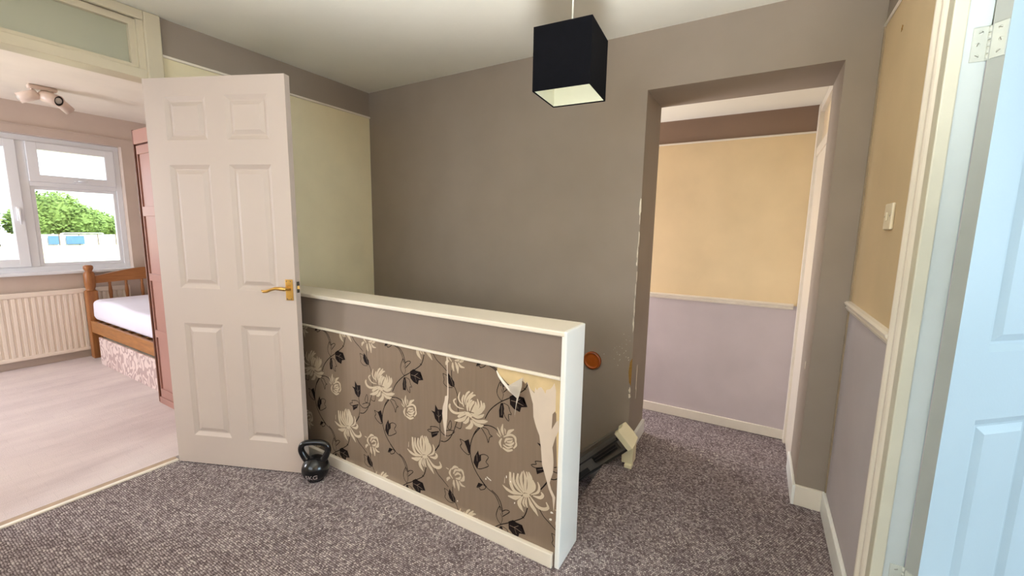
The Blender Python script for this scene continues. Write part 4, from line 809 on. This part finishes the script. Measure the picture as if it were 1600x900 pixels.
# ---- kettlebell by the open door
kb = empty('kettlebell', (1.205, 1.868, 0), 'black iron kettlebell on the carpet beside the open door', 'kettlebell', rot=(0, 0, math.radians(-57)))
b = MB()
R_ = .066; zc = .060
prof = [(0, 0), (.036, 0), (.040, .002)]
prof += [(R_ * math.cos(a), zc + R_ * math.sin(a)) for a in [math.radians(x) for x in range(-52, 91, 8)]]
prof[-1] = (0, zc + R_)
b.lathe(prof, None, 32)
b.build('body', M_iron, kb)
b = MB()
hp = [(-.034, 0, .098), (-.050, 0, .118), (-.064, 0, .145), (-.068, 0, .166), (-.060, 0, .186), (-.042, 0, .196), (-.02, 0, .199), (0, 0, .200), (.02, 0, .199), (.042, 0, .196), (.060, 0, .186), (.068, 0, .166), (.064, 0, .145), (.050, 0, .118), (.034, 0, .098)]
def catmull(P, n):
    P = [Vector(p) for p in P]; P = [2 * P[0] - P[1]] + P + [2 * P[-1] - P[-2]]; o = []
    for i in range(1, len(P) - 2):
        for k in range(n):
            t = k / n; a, b_, c, d = P[i - 1:i + 3]
            o.append(.5 * ((2 * b_) + (c - a) * t + (2 * a - 5 * b_ + 4 * c - d) * t * t + (-a + 3 * b_ - 3 * c + d) * t ** 3))
    return o + [P[-2]]
hs = catmull(hp, 3)
b.tube(hs, [.0142 + .005 * abs(2 * k / (len(hs) - 1) - 1) ** 4 for k in range(len(hs))], 16)
b.build('handle', M_iron, kb)
tc = bpy.data.curves.new('weight_text', 'FONT'); tc.body = '5KG'; tc.size = .034; tc.extrude = .0006; tc.align_x = 'CENTER'; tc.align_y = 'CENTER'
to = bpy.data.objects.new('tmp_text', tc); COL.objects.link(to)
bpy.context.view_layer.update()
me = bpy.data.meshes.new_from_object(to.evaluated_get(bpy.context.evaluated_depsgraph_get()))
bpy.data.objects.remove(to)
tb = bmesh.new(); tb.from_mesh(me)
bmesh.ops.triangulate(tb, faces=tb.faces); bmesh.ops.subdivide_edges(tb, edges=tb.edges, cuts=1)
for v in tb.verts:
    az = v.co.x / R_; el = v.co.y / R_ - .30; rr = R_ + .0006 + v.co.z
    v.co = Vector((rr * math.cos(el) * math.sin(az + .06), -rr * math.cos(el) * math.cos(az + .06), zc + rr * math.sin(el)))
tb.to_mesh(me); tb.free()
me.materials.append(paint('pale_moulded_letters', srgb(150, 138, 136), .5, .05, 10, 0))
o = bpy.data.objects.new('weight_marking', me); COL.objects.link(o); o.parent = kb; o['label'] = 'raised pale 5KG lettering'

# ---- stair lift rail at the top of the stairs
up = Vector((0, -.70, .714)).normalized(); hd = Vector((0, .714, .70)).normalized()   # along the slope / across the rail
rx0, rx1 = 2.150, 2.276
TOP = Vector((0, .542, .164))   # middle of the top end
RM = Matrix((Vector((1, 0, 0)), hd, up)).transposed().to_4x4(); RM.translation = (0, TOP.y, TOP.z)
rail = empty('stair_lift_rail', (2.2, .542, 0), 'grey aluminium stair lift rail with cream end cap beside the grey wall', 'rail')
inv = Matrix.Translation((-2.2, -.542, 0))
def RB(name, mats, boxes, label=None):
    b = MB()
    for bb in boxes: b.box(*bb[:6], bev=bb[6] if len(bb) > 6 else 0, M=inv @ RM)
    return b.build(name, mats, rail, label=label)
HH = .050
L_ = 2.6
RB('extrusion', M_alu, [(rx0, -HH, -L_, rx1, HH, -.012, .004)])
RB('front_groove', M_alud, [(rx0 - .0006, -.038, -L_ + .01, rx0 + .001, -.012, -.30), (rx0 - .0006, .018, -L_ + .01, rx0 + .001, .026, -.014)])
RB('top_flange', M_alu, [(rx0 - .006, HH - .010, -L_, rx0 + .004, HH + .004, -.012, .002)])
RB('bottom_flange', M_alud, [(rx0 - .004, -HH - .002, -L_, rx0 + .004, -HH + .010, -.012, .002)])
sp = RB('contact_frame', M_steel, [(rx0 - .003, -.022, -.235, rx0, -.016, -.060), (rx0 - .003, .010, -.235, rx0, .016, -.060), (rx0 - .003, -.022, -.241, rx0, .016, -.233), (rx0 - .003, -.022, -.062, rx0, .016, -.046), (rx0 - .002, -.005, -.235, rx0, -.002, -.060)], 'bright charging contact frame')
RB('contact_slot', M_dark, [(rx0 - .0012, -.016, -.233, rx0, .010, -.062)])
b = MB(); b.lathe([(0, .002), (.003, .0015), (.004, 0)], inv @ RM @ Matrix.Translation((rx0, .030, -.032)) @ Matrix.Rotation(-math.pi / 2, 4, 'Y'), 10); b.build('screw', M_dark, rail)
b = MB()   # end cap, waisted outline in the rail's cross-section
cp = [(rx0 - .010, -HH - .006), (rx0 + .03, -HH - .006), (rx1, -HH - .002), (rx1 + .006, -.01), (rx1 + .004, HH + .006), (rx0 + .085, HH + .014), (rx0 + .060, HH + .002), (rx0 + .035, HH + .002), (rx0 + .015, HH + .012), (rx0 - .010, HH + .008)]
b.prism(cp, 'z', -.020, .012)
bmesh.ops.bevel(b.bm, geom=list(b.bm.edges), offset=.003, segments=2, profile=.5, affect='EDGES')
bmesh.ops.transform(b.bm, matrix=inv @ RM, verts=b.bm.verts)
b.build('end_cap', M_cap, rail, label='cream plastic end cap')
b = MB(); b.box(rx0 + .01, .500, 0.001, rx0 + .06, .540, .022, bev=.003, M=inv); b.box(rx0 + .03, .500, .02, rx0 + .10, .560, .125, M=inv); b.build('support_foot', M_cap, rail)

# ---- wooden rosette on the grey wall
kn = empty('wooden_rosette', (XG, .792, .533), 'round brown varnished wooden rosette fixed to the grey wall', 'rosette')
KM = Matrix.Rotation(-math.pi / 2, 4, 'Y')
b = MB(); b.lathe([(0, 0), (.052, 0), (.054, .006), (.054, .014), (.050, .019), (.044, .020)], KM, 36); b.build('rim', M_knob, kn)
b = MB(); b.lathe([(.044, .020), (.042, .015), (.030, .017), (0, .019)], KM, 36); b.build('disc', paint('lighter_varnished_wood', srgb(164, 82, 28), .22, .1, 12, .05), kn)

# ---- light switch
sw = empty('light_switch', (1.822, YR, 1.352), 'cream square light switch on the right wall', 'switch')
b = MB(); b.box(-.043, 0, -.043, .043, .010, .043, bev=.004); b.build('plate', M_switch, sw)
b = MB(); b.box(-.008, .010, -.014, .008, .015, .014, bev=.002); b.build('rocker', M_switch, sw)
for s in (-1, 1):
    b = MB(); b.lathe([(0, .0012), (.003, .001), (.0036, 0)], Matrix.Translation((s * .030, .010, 0)) @ Matrix.Rotation(-math.pi / 2, 4, 'X'), 10); b.build('screw', M_steel, sw)

# ---- bedroom: radiator
ra = empty('radiator', (.5, 5.53, .075), 'white ribbed panel radiator under the bedroom window', 'radiator')
X0, X1, ZT = -.95, 1.13, .600
b = MB()
n = 52; st_ = (X1 - X0 - .05) / n
front = []
for k in range(n):
    x = X0 + .025 + st_ * k
    front += [(x + st_ * .12, -.018), (x + st_ * .25, -.028), (x + st_ * .75, -.028), (x + st_ * .88, -.018)]
outl = [(X0 + .025, -.018)] + front + [(X1 - .025, -.018), (X1 - .025, 0), (X0 + .025, 0)]
b.prism(outl, 'z', .035, ZT - .045)
b.build('ribbed_panel', M_rad, ra)
b = MB(); b.box(X0, -.032, ZT - .045, X1, .0, ZT, bev=.008); b.build('top_grille', M_rad, ra)
b = MB(); b.box(X0, -.030, 0, X1, .0, .036, bev=.008); b.build('bottom_rail', M_rad, ra)
for s in (X0, X1 - .026):
    b = MB(); b.box(s, -.030, .03, s + .026, 0, ZT - .04, bev=.006); b.build('side_rail', M_rad, ra)
for s in (X0 + .2, X1 - .2):
    b = MB(); b.box(s, 0, .1, s + .03, .03, ZT - .1); b.build('bracket', M_steel, ra)
for s in (X0 + .03, X1 - .03):
    b = MB(); b.tube([(s, -.015, .004), (s, -.015, -.071)], .0075, 8); b.build('pipe', M_rad, ra)

# ---- bed
BX0, BX1, BYH, BYF = 1.275, 2.24, 5.435, 3.70
bed = empty('bed', (1.75, 4.6, 0), 'honey pine bed frame with turned spindles under the window', 'bed')
bi = Matrix.Translation((-1.75, -4.6, 0))
def post(x, y, hgt):
    b = MB(); w_ = .040
    zt = hgt - .245
    b.box(x - w_, y - w_, .004, x + w_, y + w_, zt, bev=.006, M=bi)
    b.lathe([(.0, zt), (.040, zt), (.030, zt + .012), (.036, zt + .03), (.040, zt + .05), (.040, zt + .16), (.034, zt + .178), (.024, zt + .185), (.030, zt + .198), (.036, zt + .215), (.034, zt + .236), (.022, zt + .245), (0, zt + .246)], bi @ Matrix.Translation((x, y, 0)), 20)
    b.build('post', M_pine, bed)
post(BX0 + .045, BYH, .900); post(BX1 - .045, BYH, .900)
post(BX0 + .045, BYF + .045, .62); post(BX1 - .045, BYF + .045, .62)
b = MB(); xa, xb = BX0 + .07, BX1 - .07; N = 16
pts = [(xa + (xb - xa) * k / N, .722 + .012 * math.sin(math.pi * k / N)) for k in range(N + 1)]
pts += [(xb + (xa - xb) * k / N, .790 + .065 * math.sin(math.pi * k / N) ** 1.2) for k in range(N + 1)]
b.prism(pts, 'y', BYH - .013, BYH + .013); bmesh.ops.transform(b.bm, matrix=bi, verts=b.bm.verts)
b.build('head_rail', M_pinex, bed)
b = MB(); b.box(xa, BYH - .012, .40, xb, BYH + .012, .47, bev=.004, M=bi); b.build('lower_head_rail', M_pinex, bed)
for k in range(6):
    x = xa + (xb - xa) * (k + .93) / 6.7
    b = MB(); b.lathe([(.009, .46), (.011, .50), (.014, .53), (.010, .55), (.013, .58), (.016, .63), (.013, .68), (.010, .70), (.012, .715), (.011, .735)], bi @ Matrix.Translation((x, BYH, 0)), 12)
    b.build('spindle', M_pine, bed)
b = MB(); b.box(BX0 + .010, BYF + .08, .262, BX0 + .035, BYH - .03, .372, bev=.004, M=bi); b.build('side_rail', M_piney, bed)
b = MB(); b.box(BX1 - .035, BYF + .08, .262, BX1 - .010, BYH - .03, .372, bev=.004, M=bi); b.build('side_rail', M_piney, bed)
b = MB(); b.box(xa, BYF + .035, .30, xb, BYF + .060, .56, bev=.004, M=bi); b.build('foot_board', M_pinex, bed)
for k in range(9):
    y = BYF + .18 + k * .185
    b = MB(); b.box(BX0 + .035, y, .345, BX1 - .035, y + .07, .362, M=bi); b.build('slat', M_piney, bed)

# ---- mattress with a loose white sheet
b = MB(); bm = b.bm
mx0, mx1, my0, my1, mz0, mz1 = BX0 + .028, BX1 - .045, BYF + .10, BYH - .055, .376, .575
b.box(mx0, my0, mz0, mx1, my1, mz1)
bmesh.ops.bevel(bm, geom=list(bm.edges), offset=.045, segments=4, profile=.5, affect='EDGES')
bmesh.ops.subdivide_edges(bm, edges=[e for e in bm.edges if e.calc_length() > .2], cuts=22, use_grid_fill=True)
for v in bm.verts:
    c = v.co
    k = noise.noise(Vector((c.x * 2, c.y * 2.4, c.z * 14))) * .012 + noise.noise(Vector((c.x * 7 + c.y * 3, c.y * 5, c.z * 30))) * .005
    if c.z > mz0 + .03: v.co = c + Vector((-abs(k) if c.x < 1.5 else 0, 0, k * .8 - .012 * math.sin((c.y - my0) * 4)))
for f in bm.faces: f.smooth = True
o = b.build('mattress', M_sheet); tag(o, 'single mattress in a loose white sheet lying on the pine bed', 'mattress')

# ---- storage boxes with patterned fronts under the bed
prev = None
for k, (y0, y1, lab) in enumerate(((4.270, 5.130, 'damask patterned underbed storage box nearest the window'), (3.80, 4.264, 'damask patterned underbed storage box beside the wardrobe'))):
    sb = empty('storage_box', (BX0 + .3, (y0 + y1) / 2, 0.004), lab, 'storage box', 'boxes under the bed')
    cy = (y0 + y1) / 2
    b = MB(); b.box(-.315, y0 - cy, 0, -.30, y1 - cy, .252, bev=.002); b.build('front_panel', M_damask, sb)
    b = MB(); b.box(-.30, y0 - cy + .004, 0, .45, y1 - cy - .004, .235); b.build('carcass', M_flap, sb)

# ---- pink-beige wardrobe, its door front towards the room
WX, WY0, WY1, WT = 1.185, 2.80, 3.655, 1.905
wd = empty('wardrobe', (1.5, 3.23, 0), 'pink beige painted wardrobe with panelled front behind the open door', 'wardrobe')
wi = Matrix.Translation((-1.5, -3.23, 0))
def WB(name, mat, *c, bev=.003, label=None):
    b = MB(); b.box(*c, bev=bev, M=wi); return b.build(name, mat, wd, label=label)
WB('carcass', M_pink, WX + .022, WY0, .05, 1.75, WY1 - .004, 1.82)
WB('plinth', M_pink, WX - .006, WY0 - .004, .004, 1.75, WY1 + .008, .052)
WB('cornice', M_pink, WX - .006, WY0 - .006, 1.815, 1.755, WY1 + .002, WT)
WB('side_edge', M_pinkd, WX - .008, WY1 - .004, .012, WX + .06, WY1 + .010, WT + .004, label='darker wooden front edge')
for y0, y1 in ((WY0 + .003, 3.218), (3.224, WY1 - .014)):
    b = MB()
    b.box(WX + .006, y0 + .03, .06, WX + .022, y1 - .03, 1.80, M=wi)
    b.box(WX, y0, .055, WX + .022, y0 + .045, 1.805, bev=.002, M=wi); b.box(WX, y1 - .012, .055, WX + .022, y1, 1.805, bev=.002, M=wi)
    dr_ = b.build('door', M_pink, wd)
    for z0, z1 in ((.055, .115), (.497, .550), (.900, .950), (1.342, 1.406), (1.75, 1.805)):
        b = MB(); b.box(WX - .002, y0 + .01, z0, WX + .010, y1 - .006, z1, bev=.002, M=wi); b.build('door_rail', M_pink, dr_)
b = MB(); b.lathe([(.006, 0), (.006, .012), (.013, .02), (.012, .028), (0, .030)], wi @ Matrix.Translation((WX, 3.26, 1.0)) @ Matrix.Rotation(-math.pi / 2, 4, 'Y'), 14); b.build('knob', M_pinkd, wd)

# ---- three-head ceiling spotlight in the bedroom
sp_ = empty('ceiling_spotlight', (1.035, 4.80, CZ + .01), 'three headed satin ceiling spotlight in the bedroom', 'light')
b = MB(); b.box(-.078, -.030, -.030, .078, .030, 0, bev=.010); b.build('base', M_spot, sp_)
camdir = Vector((-.95, -4.6, -.85)).normalized()
def head(px, py, pz, dirv, L_, r, arm_from):
    dirv = Vector(dirv).normalized(); q = dirv.to_track_quat('Z', 'Y').to_matrix().to_4x4()
    Mx = Matrix.Translation((px, py, pz)) @ q
    b = MB(); b.lathe([(0, -L_ * .5), (r * .75, -L_ * .5), (r * .95, -L_ * .42), (r, -L_ * .3), (r, L_ * .5), (r * .90, L_ * .5), (r * .88, L_ * .46)], Mx, 24)
    hd_ = b.build('spot_head', M_spot, sp_)
    b = MB(); b.lathe([(r * .90, L_ * .50), (r * .88, L_ * .44), (r * .56, L_ * .44)], Mx, 24); b.build('dark_rim', M_dark, hd_)
    b = MB(); b.lathe([(r * .58, L_ * .44), (r * .5, L_ * .5), (r * .3, L_ * .55), (0, L_ * .56)], Mx, 20); b.build('bulb', M_bulb, hd_)
    b = MB(); b.tube([arm_from, (arm_from[0], arm_from[1], arm_from[2] - .02), (px, py, pz)], .007, 8); b.build('arm', M_spot, sp_)
head(.030, -.035, -.082, (.55, -.80, -.30), .130, .041, (.0, 0, -.02))
head(-.075, .010, -.088, (-.85, .15, -.45), .115, .037, (-.055, 0, -.02))
head(.105, .02, -.105, (.75, .25, -.62), .115, .036, (.055, 0, -.02))

# ================================================================== OUTSIDE
gz = -2.7
o = bx('ground_outside', M_grass, -150, 6.5, gz - .3, 200, 260, gz); tag(o, kind='structure')
rnd = random.Random(21)
def tree(x, y, blobs, mat, label, seed):
    t = empty('tree', (x, y, gz), label, 'tree', 'trees beyond the field')
    b = MB(); b.tube([(0, 0, 0), (.1, 0, 2.0), (0, .1, 4.5)], [.35, .28, .15], 8); b.build('trunk', M_bark, t)
    r = random.Random(seed); b = MB()
    for (bx_, by_, bz_, rx_, rz_) in blobs:
        n_ = int(260 * rx_)
        for k in range(n_):
            th = r.uniform(0, 6.283); u = r.uniform(-.75, 1); s_ = math.sqrt(max(0, 1 - u * u)); q = r.uniform(.78, 1.06)
            c = Vector((bx_ + rx_ * q * s_ * math.cos(th), by_ + rx_ * .8 * q * s_ * math.sin(th), bz_ + rz_ * q * u))
            a = Vector((r.gauss(0, 1), r.gauss(0, 1), r.gauss(0, .6))).normalized(); p = a.orthogonal().normalized(); l_ = r.uniform(.25, .5)
            vs = [b.bm.verts.new(c + a * l_), b.bm.verts.new(c + p * l_ * .6), b.bm.verts.new(c - a * l_), b.bm.verts.new(c - p * l_ * .6)]
            b.bm.faces.new(vs)
        r_ = bmesh.ops.create_icosphere(b.bm, subdivisions=2, radius=1)
        for v in r_['verts']:
            v.co = Vector((bx_ + v.co.x * rx_ * .86, by_ + v.co.y * rx_ * .7, bz_ + v.co.z * rz_ * .86))
    b.build('crown', mat, t, kind='stuff', normals=False)
TY = 116
tree(24.5, TY, [(0, 0, 5.6, 4.6, 4.2), (-3, -1, 4.0, 3.6, 3.2), (3.2, -1, 4.2, 3.4, 3.4)], M_leaf, 'tall dense green tree standing highest beyond the field fence', 1)
tree(35.2, TY + 17, [(0, 0, 3.6, 3.4, 3.2), (2.6, 0, 2.8, 2.4, 2.4)], M_leaf, 'lower rounded green tree to the right of the tall tree', 2)
tree(14.0, TY - 1, [(0, 0, 4.6, 3.6, 4.2), (-3, 0, 3.6, 3.2, 3.4)], M_leaf2, 'pale green tree seen through the left casement pane', 3)
tree(27.6, TY + 35, [(0, 0, 3.2, 3.0, 3.0), (1, 0, 3.6, 2.6, 3.0)], M_leaf, 'bushy tree between the pale and the tall tree', 4)
tree(3.5, TY + 4, [(0, 0, 3.6, 4.0, 3.4), (-4, 0, 3.0, 3.4, 2.8)], M_leaf2, 'spreading tree farthest left beyond the field', 5)
tree(39.0, TY + 1, [(0, 0, 2.2, 2.6, 1.8)], M_leaf2, 'small pale bush farthest right beyond the field', 6)
fe = empty('field_fence', (22, 110, gz), 'pale grey boundary fence along the far side of the field', 'fence')
for k in range(18):
    b = MB(); b.box(-22 + k * 2.6 + .06, -.04, .05, -22 + k * 2.6 + 2.54, .04, 1.95 + .1 * rnd.random()); b.build('fence_panel', M_fence, fe)
    b = MB(); b.box(-22 + k * 2.6 - .06, -.08, 0, -22 + k * 2.6 + .06, .08, 2.1); b.build('fence_post', M_bark, fe)
for k, (x, w_, lab) in enumerate(((20.0, 1.6, 'blue board leaning on field fence, leftmost of three'), (22.6, 1.3, 'blue board on the field fence, middle of three'), (25.4, 2.4, 'wider blue board on field fence, rightmost of three'))):
    bd = MB(); bd.box(-w_ / 2, -.05, .2, w_ / 2, .05, 1.7, bev=.02); bd = bd.build('advertising_board', M_blue); bd.location = (x, 109.6, gz); tag(bd, lab, 'board', 'blue boards on the field fence')
b = MB()
for x in (-2.6, 2.6): b.tube([(x, 0, 0), (x, 0, 2.3)], .07, 8)
b.tube([(-2.6, 0, 2.3), (2.6, 0, 2.3)], .07, 8); b.tube([(-2.6, 0, 2.3), (-2.6, 1.6, 0)], .05, 6); b.tube([(2.6, 0, 2.3), (2.6, 1.6, 0)], .05, 6)
o = b.build('football_goal', M_upvc); o.location = (25.2, 104, gz); tag(o, 'white football goal frame standing in front of the field fence', 'goal')
car = empty('car', (14.2, 106, gz), 'silver car parked by the far fence seen through the left pane', 'car')
b = MB(); b.prism([(-2.0, .3), (2.0, .3), (2.05, .75), (1.2, .9), (.7, 1.4), (-.9, 1.42), (-1.6, .95), (-2.05, .85)], 'y', -.8, .8); b.build('body', M_carp, car)
b = MB(); b.prism([(1.05, .92), (.65, 1.33), (-.85, 1.35), (-1.4, .95)], 'y', -.82, .82); b.build('windows', M_dark, car)
for x in (-1.25, 1.25):
    for y in (-.75, .75):
        b = MB(); b.lathe([(0, -.09), (.30, -.09), (.32, 0), (.30, .09), (0, .09)], Matrix.Translation((x, y, .32)) @ Matrix.Rotation(math.pi / 2, 4, 'X'), 16); b.build('wheel', M_dark, car)
